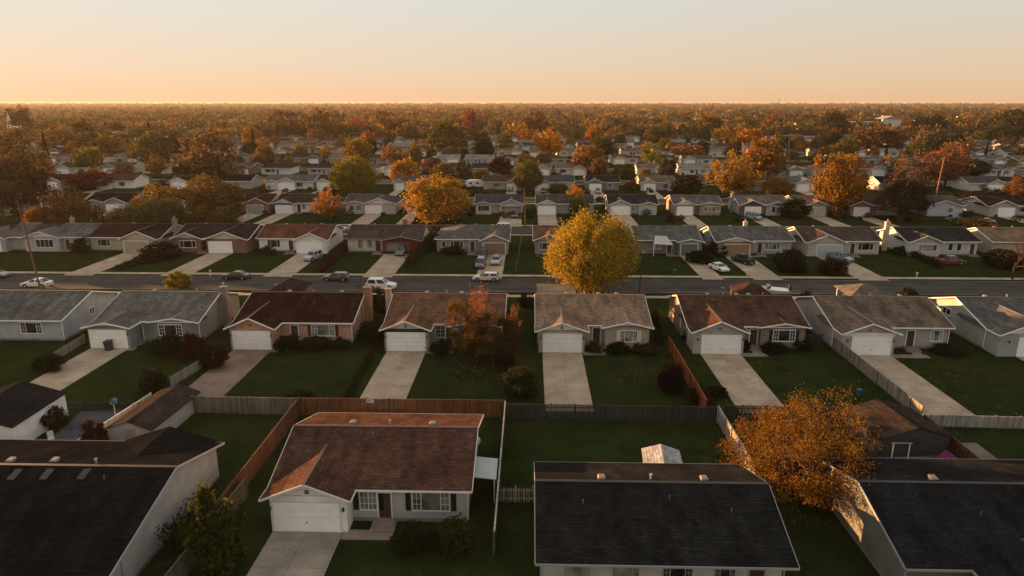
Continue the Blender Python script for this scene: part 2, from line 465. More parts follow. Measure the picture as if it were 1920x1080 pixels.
            if lod < 2:
                q = MB(); cs = casing or trim
                q.box(dx0-.12, dx0-.004, -pr-.055, -pr-.004, 0, dh+.12); q.box(dx1+.004, dx1+.12, -pr-.055, -pr-.004, 0, dh+.12); q.box(dx0-.004, dx1+.004, -pr-.055, -pr-.004, dh+.004, dh+.12)
                q.build('garage_door_casing', M['trim'], T, cs)
            if lod == 0:
                q = MB(); q.box(c-.16, c+.16, -pr-.08, -pr-.03, ez+.18, ez+.5); q.build('gable_vent', M['paint'], T, (.12, .11, .1))
                if lamps:
                    for xs in ((g0+dx0)/2-.05, (g1+dx1)/2+.05):
                        q = MB(); q.box(xs-.07, xs+.07, -pr-.12, -pr-.003, 2.0, 2.08); q.lathe([(.03, 1.78), (.09, 1.84), (.1, 2.0), (.03, 2.06)], 6, (xs, -pr-.15, 0)); q.build('wall_lamp', M['metal'], T, (.03, .03, .03))
    # front openings
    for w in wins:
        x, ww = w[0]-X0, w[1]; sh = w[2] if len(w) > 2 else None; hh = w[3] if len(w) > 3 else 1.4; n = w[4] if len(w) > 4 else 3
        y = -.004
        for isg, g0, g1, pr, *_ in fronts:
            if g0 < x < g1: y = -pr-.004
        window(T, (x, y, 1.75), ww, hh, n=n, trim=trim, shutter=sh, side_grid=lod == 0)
    for s in (side or ()):   # (which end, y, z, w, h)
        window(T, (W+.004 if s[0] > 0 else -.004, s[1], s[2]), s[3], s[4], rz=math.pi/2*s[0], n=2, trim=trim)
    if entry is not None:
        x = entry-X0; y = -.004
        q = MB(); q.box(x-.46, x+.46, y-.05, y, .32, 2.4); E = q.build('front_door', M['paint'], T, doorcol)
        q = MB(); q.box(x-.56, x-.465, y-.08, y, .32, 2.5); q.box(x+.465, x+.56, y-.08, y, .32, 2.5); q.box(x-.465, x+.465, y-.08, y, 2.405, 2.5); q.build('door_casing', M['trim'], E, trim)
        if lod == 0:
            q = MB(); q.lathe([(.0, 0), (.04, .01), (.04, .05), (0, .06)], 8, (x+.36, y-.11, 1.3), 'y'); q.build('handle', M['metal'], E, (.3, .25, .15))
        q = MB(); q.box(x-.9, x+.9, -1.5, -.035, 0, .16); q.box(x-.75, x+.75, -1.1, -.036, .16, .31); q.build('porch_step', M['concrete'], T, (.26, .2, .16))
    for ch in chim:   # (x, y, top z, width, colour)
        x, y, z, w, cl = ch; x -= X0
        q = MB(); q.box(x-w/2, x+w/2, y-w*.4, y+w*.4, .0 if (x < .2 or x > W-.2) else zr-1.5, z); q.box(x-w/2-.07, x+w/2+.07, y-w*.4-.07, y+w*.4+.07, z, z+.12)
        CH = q.build('chimney', M['brick'], RO if not (x < .2 or x > W-.2) else T, cl)
        q = MB(); q.lathe([(.14, 0), (.14, .4), (.2, .42), (.2, .5), (0, .52)], 8, (x, y, z+.12)); q.build('flue', M['metal'], CH, (.3, .27, .24))
    for k in range(vents):
        x = W*(.28+.5*(k+rr.uniform(-.12, .12))/max(1, vents-1)) if vents > 1 else W*.4; y = yr+rr.uniform(.5, .9); z = zr-(y-yr)*pitch
        q = MB()
        if k % 3 == 1: q.lathe([(.07, -.1), (.07, .3), (.11, .31), (.11, .4), (0, .42)], 8, (x, y, z))
        else: q.box(x-.2, x+.2, y-.2, y+.2, z-.15, z+.16); q.prism([(x-.28, y-.28, z+.16), (x+.28, y-.28, z+.16), (x+.2, y-.2, z+.26), (x-.2, y-.2, z+.26)], (0, .5, 0))
        q.build('roof_vent', M['metal'], RO, (.33, .31, .28) if k % 3 == 1 else (.2, .16, .13))
    if lod == 0:
        for k in range(3):   # small plumbing pipes and box vents on the front slope
            x = W*rr.uniform(.15, .9); y = yr*rr.uniform(.5, .85); z = zt(y)
            q = MB(); q.lathe([(.05, -.1), (.05, .28), (0, .281)], 7, (x, y, z)); q.build('vent_pipe', M['metal'], RO, (.1, .1, .1))
        for x in (-.1, W+.1):
            q = MB(); q.box(x-.04, x+.04, -.12, -.04, .3, zt(0)-.35); q.bar((x, -.08, zt(0)-.36), (x, -oh+.02, eave-.12), .08, .08); q.build('downpipe', M['trim'], T, trim)
    return T
# ------------------------------------------------------------------ foliage
def leaf_mesh(name, P, L, W, rs, up=0., mat='leaf', tint=None):
    """one small rhombus per point of P, length L and width W, turned at random; up > 0 makes them stand"""
    n = len(P)
    t = rs.normal(size=(n, 3)); t[:, 2] = t[:, 2]*(1+up)+up; t /= np.linalg.norm(t, axis=1)[:, None]
    q = rs.normal(size=(n, 3)); b = np.cross(t, q); b /= np.linalg.norm(b, axis=1)[:, None]+1e-9
    L = (L*rs.uniform(.6, 1.35, n))[:, None]/2; W = (W*rs.uniform(.6, 1.35, n))[:, None]/2
    nn = np.cross(t, b)
    V = np.stack([P-t*L, P+b*W+nn*L*.2, P+t*L, P-b*W+nn*L*.2], 1).reshape(-1, 3)
    me = bpy.data.meshes.new(name)
    me.vertices.add(4*n); me.vertices.foreach_set('co', V.astype(np.float32).ravel())
    me.loops.add(4*n); me.loops.foreach_set('vertex_index', np.arange(4*n, dtype=np.int32))
    me.polygons.add(n); me.polygons.foreach_set('loop_start', np.arange(0, 4*n, 4, dtype=np.int32))
    me.materials.append(M[mat])
    if tint is not None:
        a = me.color_attributes.new('tint', 'FLOAT_COLOR', 'POINT')
        a.data.foreach_set('color', np.repeat(np.concatenate([tint, np.ones((n, 1))], 1), 4, axis=0).astype(np.float32).ravel())
    me.update(calc_edges=True); return me

def lump_fn(rs, amp):
    K = rs.normal(size=(7, 3))*2.6; ph = rs.uniform(0, 6.28, 7); A = rs.uniform(.4, 1, 7); A /= A.sum()
    return lambda d: 1+amp*2.2*(np.sin(d@K.T+ph)@A)

def crown_points(rs, Rr, z0, z1, ncl, per, hollow=.5, lump=.16, sig=.1, mid=.42, zsig=1., top=1.):
    d = rs.normal(size=(ncl, 3)); d /= np.linalg.norm(d, axis=1)[:, None]
    r = (hollow+(1-hollow)*rs.uniform(0, 1, ncl)**.5)*lump_fn(rs, lump)(d)
    zc = z0+(z1-z0)*mid
    hz = np.where(d[:, 2] > 0, (z1-zc)*top, (zc-z0))
    c = np.stack([Rr*d[:, 0]*r, Rr*d[:, 1]*r, zc+hz*d[:, 2]*r], 1)
    ids = rs.integers(0, ncl, ncl*per)
    s = sig*Rr*rs.uniform(.6, 1.4, ncl)[ids][:, None]
    p = c[ids]+rs.normal(size=(ncl*per, 3))*s*np.array([1, 1, zsig])
    p[:, 2] = np.maximum(p[:, 2], .1)
    return p, c

def limbs(rs, trunk_r, fork, targets, n=12, lean=.3, sub=0, tipr=.12):
    mb = MB()
    top = np.array([rs.normal()*lean, rs.normal()*lean, fork])
    mb.tube([(0, 0, -.2), (0, 0, .15), tuple(top*.5+rs.normal(size=3)*.06), tuple(top)], [trunk_r*1.5, trunk_r*1.1, trunk_r*.9, trunk_r*.75], 8)
    idx = rs.permutation(len(targets))[:n]
    for i in idx:
        t = targets[i]; a = top*(1 if t[2] > fork else max(.4, t[2]/fork*.8))
        m = a+(t-a)*.45+np.array([0, 0, .12*np.linalg.norm(t-a)])+rs.normal(size=3)*.25
        mb.tube([tuple(a), tuple(m), tuple(t)], [trunk_r*.5, trunk_r*.28, trunk_r*tipr], 5, False)
        for _ in range(sub):
            e = m+(t-a)*rs.uniform(.15, .42)+rs.normal(size=3)*np.linalg.norm(t-a)*.28
            mb.tube([tuple(m), tuple((m+e)/2+rs.normal(size=3)*.15), tuple(e)], [trunk_r*.22, trunk_r*.13, trunk_r*.05], 4, False)
    return mb

def twigs(rs, trunk_r, H, Rr, depth=5, spread=.5):
    """bare branching: forks of forks until twigs"""
    mb = MB(); tips = []
    def grow(p, d, ln, r, k):
        q = p+d*ln*.5+rs.normal(size=3)*ln*.06; e = p+d*ln
        mb.tube([tuple(p), tuple(q), tuple(e)], [r, r*.8, r*.6], 6 if k > depth-2 else 3, False)
        if k == 0: tips.append(e); return
        for _ in range(3 if k > 1 else 4):
            dd = d+rs.normal(size=3)*spread+np.array([0, 0, .18]); dd /= np.linalg.norm(dd)
            grow(p+d*ln*rs.uniform(.6, 1), dd, ln*rs.uniform(.6, .85), r*.55, k-1)
    grow(np.zeros(3), np.array([0, 0, 1.]), H*.27, trunk_r, depth)
    V = np.array(mb.v); s = H/V[:, 2].max(); s2 = Rr/np.percentile(np.hypot(V[:, 0], V[:, 1]), 98)
    mb.v = [(x*s2, y*s2, z*s) for x, y, z in mb.v]
    return mb, np.array(tips)*np.array([s2, s2, s])

PROTO = {}
def proto(kind, lod, seed):
    """(trunk mesh, crown mesh) about 12 m tall and 12 m wide (shrubs 2 by 2), cached"""
    k = (kind, lod, seed)
    if k in PROTO: return PROTO[k]
    rs = np.random.default_rng(hash((len(kind)*17+ord(kind[0])*5, lod, seed)) % 99991)
    n = {0: 1., 1: .42, 2: .13}[lod]; ls = {0: 1., 1: 1.55, 2: 2.7}[lod]
    tr = None
    def leaves(P, L, W, up=0.): return leaf_mesh('crown', P, L*ls, W*ls, rs, up)
    if kind == 'shoot':      # dense dome of upright shoots
        P, c = crown_points(rs, 5.7, 2.4, 12, 320, int(110*n), .62, .06, .075, .33, 1.7)
        P2, _ = crown_points(rs, 4.6, 3.2, 10.5, 120, int(50*n), .2, .05, .12, .4)
        cr = leaves(np.concatenate([P, P2]), .36, .15, 1.0); tr = limbs(rs, .3, 2.6, c, 16)
    elif kind == 'round':    # dense lumpy crown
        P, c = crown_points(rs, 5.6, 1.3, 11.8, 170, int(150*n), .55, .15, .095, .42, 1.1)
        cr = leaves(P, .36, .22); tr = limbs(rs, .3, 2.8, c, 14)
    elif kind == 'oval':
        P, c = crown_points(rs, 4.9, 1.2, 12.0, 150, int(140*n), .4, .2, .1, .48, 1.4)
        cr = leaves(P, .36, .2, .3); tr = limbs(rs, .28, 3.2, c, 14)
    elif kind == 'spread':   # open crown, gaps and limbs showing
        P, c = crown_points(rs, 5.5, 2.2, 11.8, 120, int(120*n), .45, .28, .085, .35)
        cr = leaves(P, .34, .2); tr = limbs(rs, .34, 3.0, c, 26, .3, 3)
    elif kind == 'sprays':   # the close airy tree: thin sprays of leaves on many limbs
        P, c = crown_points(rs, 5.4, .6, 11.6, 300, int(115*n), .46, .27, .066, .4, 1.5)
        cr = leaves(P, .19, .1, .5); tr = limbs(rs, .32, 2.6, c*.8, 50, .4, 3, .07)
    elif kind == 'bare':
        mb, tips = twigs(rs, .26, 11.8, 5.0, 5 if lod < 2 else 4)
        tr = mb; P = tips[rs.integers(0, len(tips), int(500*n))]+rs.normal(size=(int(500*n), 3))*.3
        cr = leaves(P, .26, .14, .4)
    elif kind == 'conifer':
        nn = int(9000*n); h = rs.uniform(0, 1, nn)**1.25; a = rs.uniform(0, 6.28, nn)
        tier = .75+.25*np.abs(np.sin(h*26+a*.5)); rad = (1-h)*3.0*tier*rs.uniform(.25, 1, nn)**.5
        P = np.stack([rad*np.cos(a), rad*np.sin(a), .8+h*11.2-rad*.25], 1); cr = leaves(P, .42, .16, .1)
        tr = MB(); tr.tube([(0, 0, -.2), (0, 0, 6), (0, 0, 11)], [.26, .16, .04], 7)
    elif kind == 'shrub':    # 2 m by 2 m
        P, c = crown_points(rs, .92, .02, 1.95, 60, int(70*n), .45, .16, .13, .4)
        cr = leaves(P, .17, .11, .2); tr = limbs(rs, .04, .3, c, 8, .05)
    elif kind == 'upright':  # 2 m by 2 m, looser
        P, c = crown_points(rs, .85, .05, 1.95, 50, int(60*n), .4, .25, .12, .4, 1.6)
        cr = leaves(P, .19, .1, 1.); tr = limbs(rs, .03, .3, c, 12, .05)
    trm = tr.mesh('trunk', M['bark'], True)
    PROTO[k] = (trm, cr); return PROTO[k]

COL = dict(gold=(.30, .19, .025), orange=(.31, .145, .02), rust=(.185, .095, .026), brown=(.12, .08, .032), olive=(.10, .092, .022), lime=(.20, .18, .022),
           green=(.032, .042, .013), dark=(.02, .024, .011), red=(.18, .04, .018), maroon=(.05, .016, .013), tan=(.17, .11, .05), amber=(.24, .12, .022))
N_PLANT = {}
def plant(kind, x, y, w, h, col, label, cat, group=None, lod=1, seed=0, name=None, bark=(.06, .045, .033), rz=None):
    trm, cr = proto(kind, lod, seed)
    small = kind in ('shrub', 'upright')
    T = thing(name or ('shrub' if small else 'conifer_tree' if kind == 'conifer' else 'tree'), label, cat, (x, y, 0), rnd.uniform(0, 6.28) if rz is None else rz, group)
    s = 2. if small else 12.; T.scale = (w/s, w/s, h/s)
    col = COL.get(col, col) if isinstance(col, str) else col
    for nm, me, c in (('trunk', trm, bark), ('crown', cr, col)):
        o = bpy.data.objects.new(nm, me); C.objects.link(o); o.parent = T; o.color = (*c, 1)
    return T

def hedge(p, q, w, h, col, label, seed=0, dens=260):
    rs = np.random.default_rng(seed+500); p, q = Vector((*p, 0)), Vector((*q, 0)); L = (q-p).length
    T = thing('hedge', label, 'hedge', p, math.atan2(q.y-p.y, q.x-p.x))
    n = int(dens*L*max(w, .8)); P = np.stack([rs.uniform(0, L, n), rs.uniform(-.5, .5, n)*w, rs.uniform(.0, 1, n)**.7*h], 1)
    P[:, 2] *= 1+.10*np.sin(P[:, 0]*1.7+seed)+.06*np.sin(P[:, 0]*4.1); P[:, 1] *= 1+.15*np.sin(P[:, 0]*2.3+1)
    P += rs.normal(size=P.shape)*.06; P[:, 2] = np.maximum(P[:, 2], .05)
    o = bpy.data.objects.new('foliage', leaf_mesh('foliage', P, .2, .12, rs, .3)); C.objects.link(o); o.parent = T; o.color = (*(COL[col] if isinstance(col, str) else col), 1)
    mb = MB()
    for k in range(int(L/.8)+1): mb.tube([(k*.8, 0, -.1), (k*.8+.1, .05, h*.8)], [.04, .02], 5)
    mb.build('stem', M['bark'], T, (.05, .04, .03))
    return T

# ------------------------------------------------------------------ fences
def fence(p, q, h, col, label, style='plank', post=None, cat='fence', rail=None, gap=.015):
    p, q = Vector((*p, 0)), Vector((*q, 0)); L = (q-p).length
    T = thing('fence', label, cat, p, math.atan2(q.y-p.y, q.x-p.x))
    mb = MB(); rr = random.Random(int(L*100)); pitch = .15 if style == 'plank' else .2 if style == 'picket' else .16
    n = int(L/pitch)
    for k in range(n):
        a = k*pitch; wd = {'plank': pitch-gap, 'picket': .1, 'rail': .035}[style]; hh = h+rr.uniform(-.025, .025)
        y = rr.uniform(-.008, .008)
        mb.box(a, a+wd, y-.012, y+.012, .05, hh)
    mb.build('slat_panel', M['wood'] if style != 'rail' else M['metal'], T, col)
    r = MB()
    for z in ((.35, h-.25) if h > 1.2 else (.3, h-.2)): r.box(0, L, .02, .06, z-.045, z+.045)
    if style == 'plank': r.box(-.02, L+.02, -.05, .07, h+.03, h+.065)
    r.build('rail', M['wood'] if style != 'rail' else M['metal'], T, rail or col)
    pm = MB(); pm.box(-.05, .05, .03, .13, -.2, h+.08); pm.prism([(-.065, .015, h+.08), (.065, .015, h+.08), (.065, .145, h+.08), (-.065, .145, h+.08)], (0, 0, .04))
    me = pm.mesh('post', M['wood'] if style != 'rail' else M['metal'])
    m = max(2, int(round(L/2.4)))
    for k in range(m+1):
        o = bpy.data.objects.new('post', me); C.objects.link(o); o.parent = T; o.location = (L*k/m, 0, 0); o.color = (*(post or col), 1)
    return T

# ------------------------------------------------------------------ cars
def car(kind, x, y, rz, col, label, scale=1., group=None, z=0., cat=None):
    """nose along +x before the turn rz"""
    T = thing({'sedan': 'parked_car', 'wagon': 'parked_car', 'van': 'van', 'pickup': 'pickup_truck', 'suv': 'parked_car'}[kind], label, cat or {'van': 'van', 'pickup': 'truck'}.get(kind, 'car'), (x, y, z), rz, group or 'cars parked in the suburb')
    T.scale = (scale,)*3
    Hr, cab, L2 = {'sedan': (1.45, (-1.75, -1.0, .15, 1.05), 2.32), 'wagon': (1.5, (-2.25, -1.95, .15, 1.05), 2.36), 'suv': (1.78, (-2.2, -2.0, .2, .95), 2.3),
                   'van': (1.95, (-2.35, -2.2, .75, 1.55), 2.4), 'pickup': (1.85, (-.75, -.55, .75, 1.35), 2.75)}[kind]
    belt = .95 if kind in ('sedan', 'wagon') else 1.08; hw = .9
    # lower body: cross sections along the length (x, half width, bottom, top)
    st = [(-L2, hw*.84, .42, belt-.18), (-L2+.12, hw*.95, .3, belt-.03), (-L2+.7, hw, .24, belt), (0, hw, .22, belt), (cab[3], hw, .24, belt-.01),
          (cab[3]+(L2-cab[3])*.6, hw*.98, .25, belt-.12), (L2-.16, hw*.93, .28, belt-.22), (L2, hw*.8, .4, belt-.36)]
    mb = MB(); N = 10
    for xx, w, b, t in st:
        for yy, zz in ((-w*.86, b), (-w, b+.1), (-w*1.0, b+(t-b)*.55), (-w*.97, t-.07), (-w*.86, t), (w*.86, t), (w*.97, t-.07), (w*1.0, b+(t-b)*.55), (w, b+.1), (w*.86, b)):
            mb.v.append((xx, yy, zz))
    for k in range(len(st)-1):
        for j in range(N): mb.f.append((k*N+j, k*N+(j+1) % N, (k+1)*N+(j+1) % N, (k+1)*N+j))
    mb.f.append(tuple(range(N))); mb.f.append(tuple((len(st)-1)*N+j for j in range(N))[::-1])
    if kind == 'pickup':   # bed walls
        mb.box(-L2+.02, -L2+.1, -hw*.93, hw*.93, belt-.05, belt+.16)
        for s in (-1, 1): mb.box(-L2+.1, cab[0], s*hw*.95-.05, s*hw*.95+.05, belt-.05, belt+.16)
    wt = hw*.74
    lo = [(cab[0], -hw*.9, belt-.02), (cab[3], -hw*.9, belt-.02), (cab[3], hw*.9, belt-.02), (cab[0], hw*.9, belt-.02)]
    hi = [(cab[1], -wt, Hr-.05), (cab[2], -wt, Hr-.05), (cab[2], wt, Hr-.05), (cab[1], wt, Hr-.05)]
    tp = [(cab[1]+.15, -wt*.85, Hr), (cab[2]-.15, -wt*.85, Hr), (cab[2]-.15, wt*.85, Hr), (cab[1]+.15, wt*.85, Hr)]
    i = len(mb.v); mb.v += lo+hi+tp
    for k in range(4):
        j = (k+1) % 4; mb.f += [(i+k, i+j, i+4+j, i+4+k), (i+4+k, i+4+j, i+8+j, i+8+k)]
    mb.f.append((i+8, i+9, i+10, i+11))
    B = mb.build('body', M['car'], T, col, smooth=False)
    def pane(name, a, b, c, d, n, ins=.12):
        pts = [Vector(p) for p in (a, b, c, d)]; ce = sum(pts, Vector())/4; n = Vector(n).normalized()*.015
        q = MB(); q.prism([tuple(ce+(p-ce)*(1-ins)+n*.0) for p in pts], tuple(n)); q.build(name, M['glass'], T, (1, 1, 1))
    pane('windscreen', lo[1], lo[2], hi[2], hi[1], (1, 0, .8)); pane('rear_window', lo[3], lo[0], hi[0], hi[3], (-1, 0, .5))
    for s, (a, b, c, d) in ((-1, (0, 1, 1, 0)), (1, (3, 2, 2, 3))):
        A0, A1, B0, B1 = Vector(lo[a]), Vector(lo[b]), Vector(hi[a]), Vector(hi[b])
        cuts = (0, .52, 1) if kind != 'van' else (0, .35, .68, 1)
        for f0, f1 in zip(cuts, cuts[1:]):
            pane('side_window', A0.lerp(A1, f0+.02), A0.lerp(A1, f1-.02), B0.lerp(B1, f1-.02), B0.lerp(B1, f0+.02), (0, s, .25), .14)
    wr = .33 if kind in ('sedan', 'wagon') else .38; xf = L2-.92; xr = -L2+.9
    if 'tyre' not in PROTO:
        q = MB(); q.lathe([(.6, -.1), (.95, -.12), (1., -.07), (1., .07), (.95, .12), (.6, .1)], 18, axis='y'); t_ = q.mesh('tyre', M['rubber'], True)
        q = MB(); q.lathe([(0, -.12), (.2, -.115), (.58, -.1), (.62, -.1), (.62, .1), (.58, .1), (.2, .115), (0, .12)], 18, axis='y'); PROTO['tyre'] = (t_, q.mesh('rim', M['metal'], True))
    for xx in (xf, xr):
        for s in (-1, 1):
            W = bpy.data.objects.new('wheel', PROTO['tyre'][0]); C.objects.link(W); W.parent = T; W.location = (xx, s*(hw-.1), wr); W.scale = (wr, 1, wr); W.color = (.015, .015, .015, 1)
            r = bpy.data.objects.new('rim', PROTO['tyre'][1]); C.objects.link(r); r.parent = W; r.color = (.3, .3, .31, 1)
            q = MB(); arc = [(xx+(wr+.07)*math.cos(a), s*hw*1.004, wr+(wr+.07)*math.sin(a)) for a in np.linspace(-.3, math.pi+.3, 12)]
            q.prism(arc[::s], (0, -s*.12, 0)); q.build('wheel_arch', M['rubber'], T, (.012, .012, .012))
    for s in (-1, 1):
        q = MB(); q.box(L2-.17, L2-.03, s*.62-.17, s*.62+.17, belt-.42, belt-.29); q.build('headlight', M['lamp'], T, (.55, .55, .52))
        q = MB(); q.box(-L2-.015, -L2+.1, s*.66-.14, s*.66+.14, belt-.32, belt-.16); q.build('taillight', M['lamp'], T, (.2, .012, .01))
        q = MB(); q.box(cab[3]-.25, cab[3]-.08, s*(hw+.1)-.09, s*(hw+.1)+.07, belt+.02, belt+.16); q.build('wing_mirror', M['car'], T, col)
    q = MB(); q.box(L2-.1, L2-.005, -.42, .42, belt-.46, belt-.33); q.build('grille', M['rubber'], T, (.02, .02, .02))
    q = MB(); q.box(-L2-.02, -L2+.05, -.26, .26, .5, .62); q.build('licence_plate', M['paint'], T, (.5, .5, .48))
    for a, nm in ((L2-.12, 'front_bumper'), (-L2-.03, 'rear_bumper')):
        q = MB(); q.box(a, a+.15, -hw*.82, hw*.82, .34, .44); q.build(nm, M['rubber'], T, tuple(c*.5 for c in col))
    return T
# ------------------------------------------------------------------ ground, road, pavements
def sheet(name, x0, x1, y0, y1, z, mat, col=(1, 1, 1)):
    mb = MB(); mb.quad((x0, y0, z), (x1, y0, z), (x1, y1, z), (x0, y1, z)); return struct(mb.build(name, M[mat], None, col))
def slab(name, x0, x1, y0, y1, z1, mat, col, z0=-.1):
    mb = MB(); w, d = x1-x0, y1-y0; mb.box(0, w, 0, d, z0, z1); return struct(mb.build(name, M[mat], None, col, loc=(x0, y0, 0)))
hm_ = MB(); hm_.quad((-9500, 4200, -.3), (9500, 4200, -.3), (9500, 9490, 15), (-9500, 9490, 15)); struct(hm_.build('hills', M['grass'], None))
sheet('ground', -9500, 9500, -40, 9500, 0, 'grass')
CONC = (.42, .335, .245)
ROADS = [(109.6, 118.4)]+[(163+52.5*k, 171+52.5*k) for k in range(9)]
for k, (a, b) in enumerate(ROADS):
    wd = 300 if k == 0 else 260+60*k
    sheet('road', -wd, wd, a, b, .006, 'asphalt', (.056, .051, .046))
    for y in (a-.15, b): slab('kerb', -wd, wd, y, y+.15, .13, 'concrete', (.25, .23, .2))
    slab('pavement', -wd, wd, b+1.6, b+3.0, .06, 'concrete', CONC); slab('pavement', -wd, wd, a-3.2, a-1.9, .06, 'concrete', CONC)
for k, (x_, y_, w_, d_) in enumerate([(-30, 112, 5, 1.6), (8, 115.2, 9, 1.1), (27, 111.6, 3.2, 2.4), (-58, 114.6, 6, 1.4), (52, 113, 7, 1.2)]): sheet('road_patch', x_, x_+w_, y_, y_+d_, .011, 'asphalt', (.032, .031, .03))
for x_ in (-44, -8, 33): q_ = MB(); q_.lathe([(0, .012), (.36, .012)], 14, (x_, 113.4, 0)); struct(q_.build('manhole_cover', M['metal'], None, (.03, .03, .03)))
HX = []   # (row, x0, x1, label) for checks
def drive(x0, x1, y0, y1, col=CONC, z=.03, name='driveway'):
    return slab(name, min(x0, x1), max(x0, x1), y0, y1, z, 'concrete', col)
def path(x0, x1, y0, y1): return slab('garden_path', x0, x1, y0, y1, .04, 'concrete', (.25, .215, .175))

def rowhouse(label, yg, proj, dep, gd, uL=None, uR=None, eL=None, eR=None, gside='L', dend=None, wins=(), entry=None, bay=None, dcol=CONC, pad=.45, bproj=1.2, gw=None, walk=True, **kw):
    yf = yg+proj; yr = yf+dep/2; zr = 3+.3*(dep/2+.6)
    X0 = PX(uL, yr, zr)+.45 if uL is not None else PX(eL, yf-.6, 3)+.45
    X1 = PX(uR, yr, zr)-.45 if uR is not None else PX(eR, yf-.6, 3)-.45
    gar = None
    if gd:
        d0, d1 = PX(gd[0], yg), PX(gd[1], yg)
        g0, g1 = d0-pad, d1+pad
        if gside == 'L': g0 = min(X0, d0-.2); X0 = g0
        elif gside == 'R': g1 = max(X1, d1+.2); X1 = g1
        gar = (g0, g1, proj, d0, d1)
    by = None
    if bay:
        b0, b1 = PX(bay[0], yf-bproj-.6, 3)+.45, PX(bay[1], yf-bproj-.6, 3)-.45
        if kw.pop('bflush', None) == 'R': b1 = X1
        elif abs(b0-X0) < 1: b0 = X0
        by = (b0, b1, bproj)
    W = []
    for w in wins:
        yy = yf
        if by and by[0] < PX((w[0]+w[1])/2, yf, 1.7) < by[1]: yy = yf-bproj
        a, b = PX(w[0], yy, 1.7), PX(w[1], yy, 1.7); W.append(((a+b)/2, b-a)+tuple(w[2:]))
    en = PX(entry, yf, 1.2) if entry is not None else None
    T = house(label, X0, X1, yf, dep, gar=gar, bay=by, wins=W, entry=en, **kw)
    if gar and dend is not None:
        drive(gar[3]-.15, gar[4]+.15, dend, yg-.06, dcol)
        if en is not None and walk:
            a, b = sorted((gar[4]+.2 if en > gar[4] else gar[3]-.2, en+(.9 if en > gar[4] else -.9)))
            path(a, b, yg-.9, yg+.3); path(en-.6, en+.6, yg+.31, yf-1.52)
    HX.append((yf, X0, X1, label))
    return T

GREY, DKBR, TAUP, TAN, BRN, GTAN, DARK, RED = (.138, .13, .12), (.045, .026, .02), (.17, .096, .062), (.265, .185, .13), (.098, .053, .038), (.165, .128, .096), (.012, .013, .015), (.12, .055, .035)
WG, WW, WB, WT = (.34, .34, .32), (.72, .71, .67), (.33, .23, .16), (.36, .32, .26)

# ------------------------------------------------------------------ the closest row
A2 = rowhouse('large brown shingled bungalow with white gabled garage door inside the red wooden fence', 43.4, 1.5, 11.6, (516, 639), uL=556, uR=896, gside='L', pad=.55, dend=30,
    wins=[(676, 706, (.012, .012, .013), 1.5, 2), (774, 842, (.012, .012, .013), 1.5)], entry=722, roof=BRN, wall=(.34, .335, .32), gable=WW, gwall=WW, vents=3, gpitch=.4, trim=(.62, .61, .58), lod=0, dcol=(.3, .265, .215))
A1 = house('dark roofed house with pale grey gable end beside the low lean-to shed', PX(-330, 43.7, 5), -26.0, 36.9, 13.8, ohf=4.6, roof=DARK, wall=(.32, .33, .32), trim=(.36, .36, .35), vents=5, eave=2.95, pitch=.27, wins=[(-40, 2.)], rear=(-34, -26.3, .3, .33), lod=0)
A3 = house('wide charcoal shingled house with a long low roof in front of the small white shed', .95, 16.2, 37.6, 9.8, oh=1.3, roof=(.021, .022, .022), wall=(.4, .38, .34), trim=(.28, .28, .27), vents=3, pitch=.33, wins=[(3.2, 1.5), (6.3, 1.6), (9.6, 1.8), (12.6, 1.2)], entry=14.6, lod=0)
A4 = house('slate dark roofed house with white front gable partly hidden by the orange tree', 23.6, 40.5, 37.0, 12.4, roof=(.019, .021, .023), wall=(.13, .13, .11), bay=(27.6, 35.4, 2.0), gable=WW, bpitch=.14, trim=(.26, .25, .24), vents=2, pitch=.28, lod=0, wins=[(31.5, 2.)])
q = MB(); wl_ = -26.0-PX(-330, 43.7, 5); q.prism([(wl_-.14, -4.0, 0), (wl_-.14, 0, 0), (wl_-.14, 0, 2.9), (wl_-.14, -4.0, 1.85)], (.138, 0, 0)); q.build('porch_wall', M['siding'], A1, (.32, .33, .32))
mb = MB()   # skylights of the dark house
for k, u in enumerate((28, 88, 158)):
    x, y = GP(u, 892, 4.7); q = MB(); z = 2.95+(y-36.3)*.27
    q.prism([(x-.28, y-.5, z-.135+.09), (x+.28, y-.5, z-.135+.09), (x+.28, y+.5, z+.135+.09), (x-.28, y+.5, z+.135+.09)], (0, 0, .05))
    o = q.build('skylight', M['glass'], bpy.data.objects['roof.001'] if False else A1, (.3, .3, .3)); o.location = (-A1.location.x, -A1.location.y, 0)

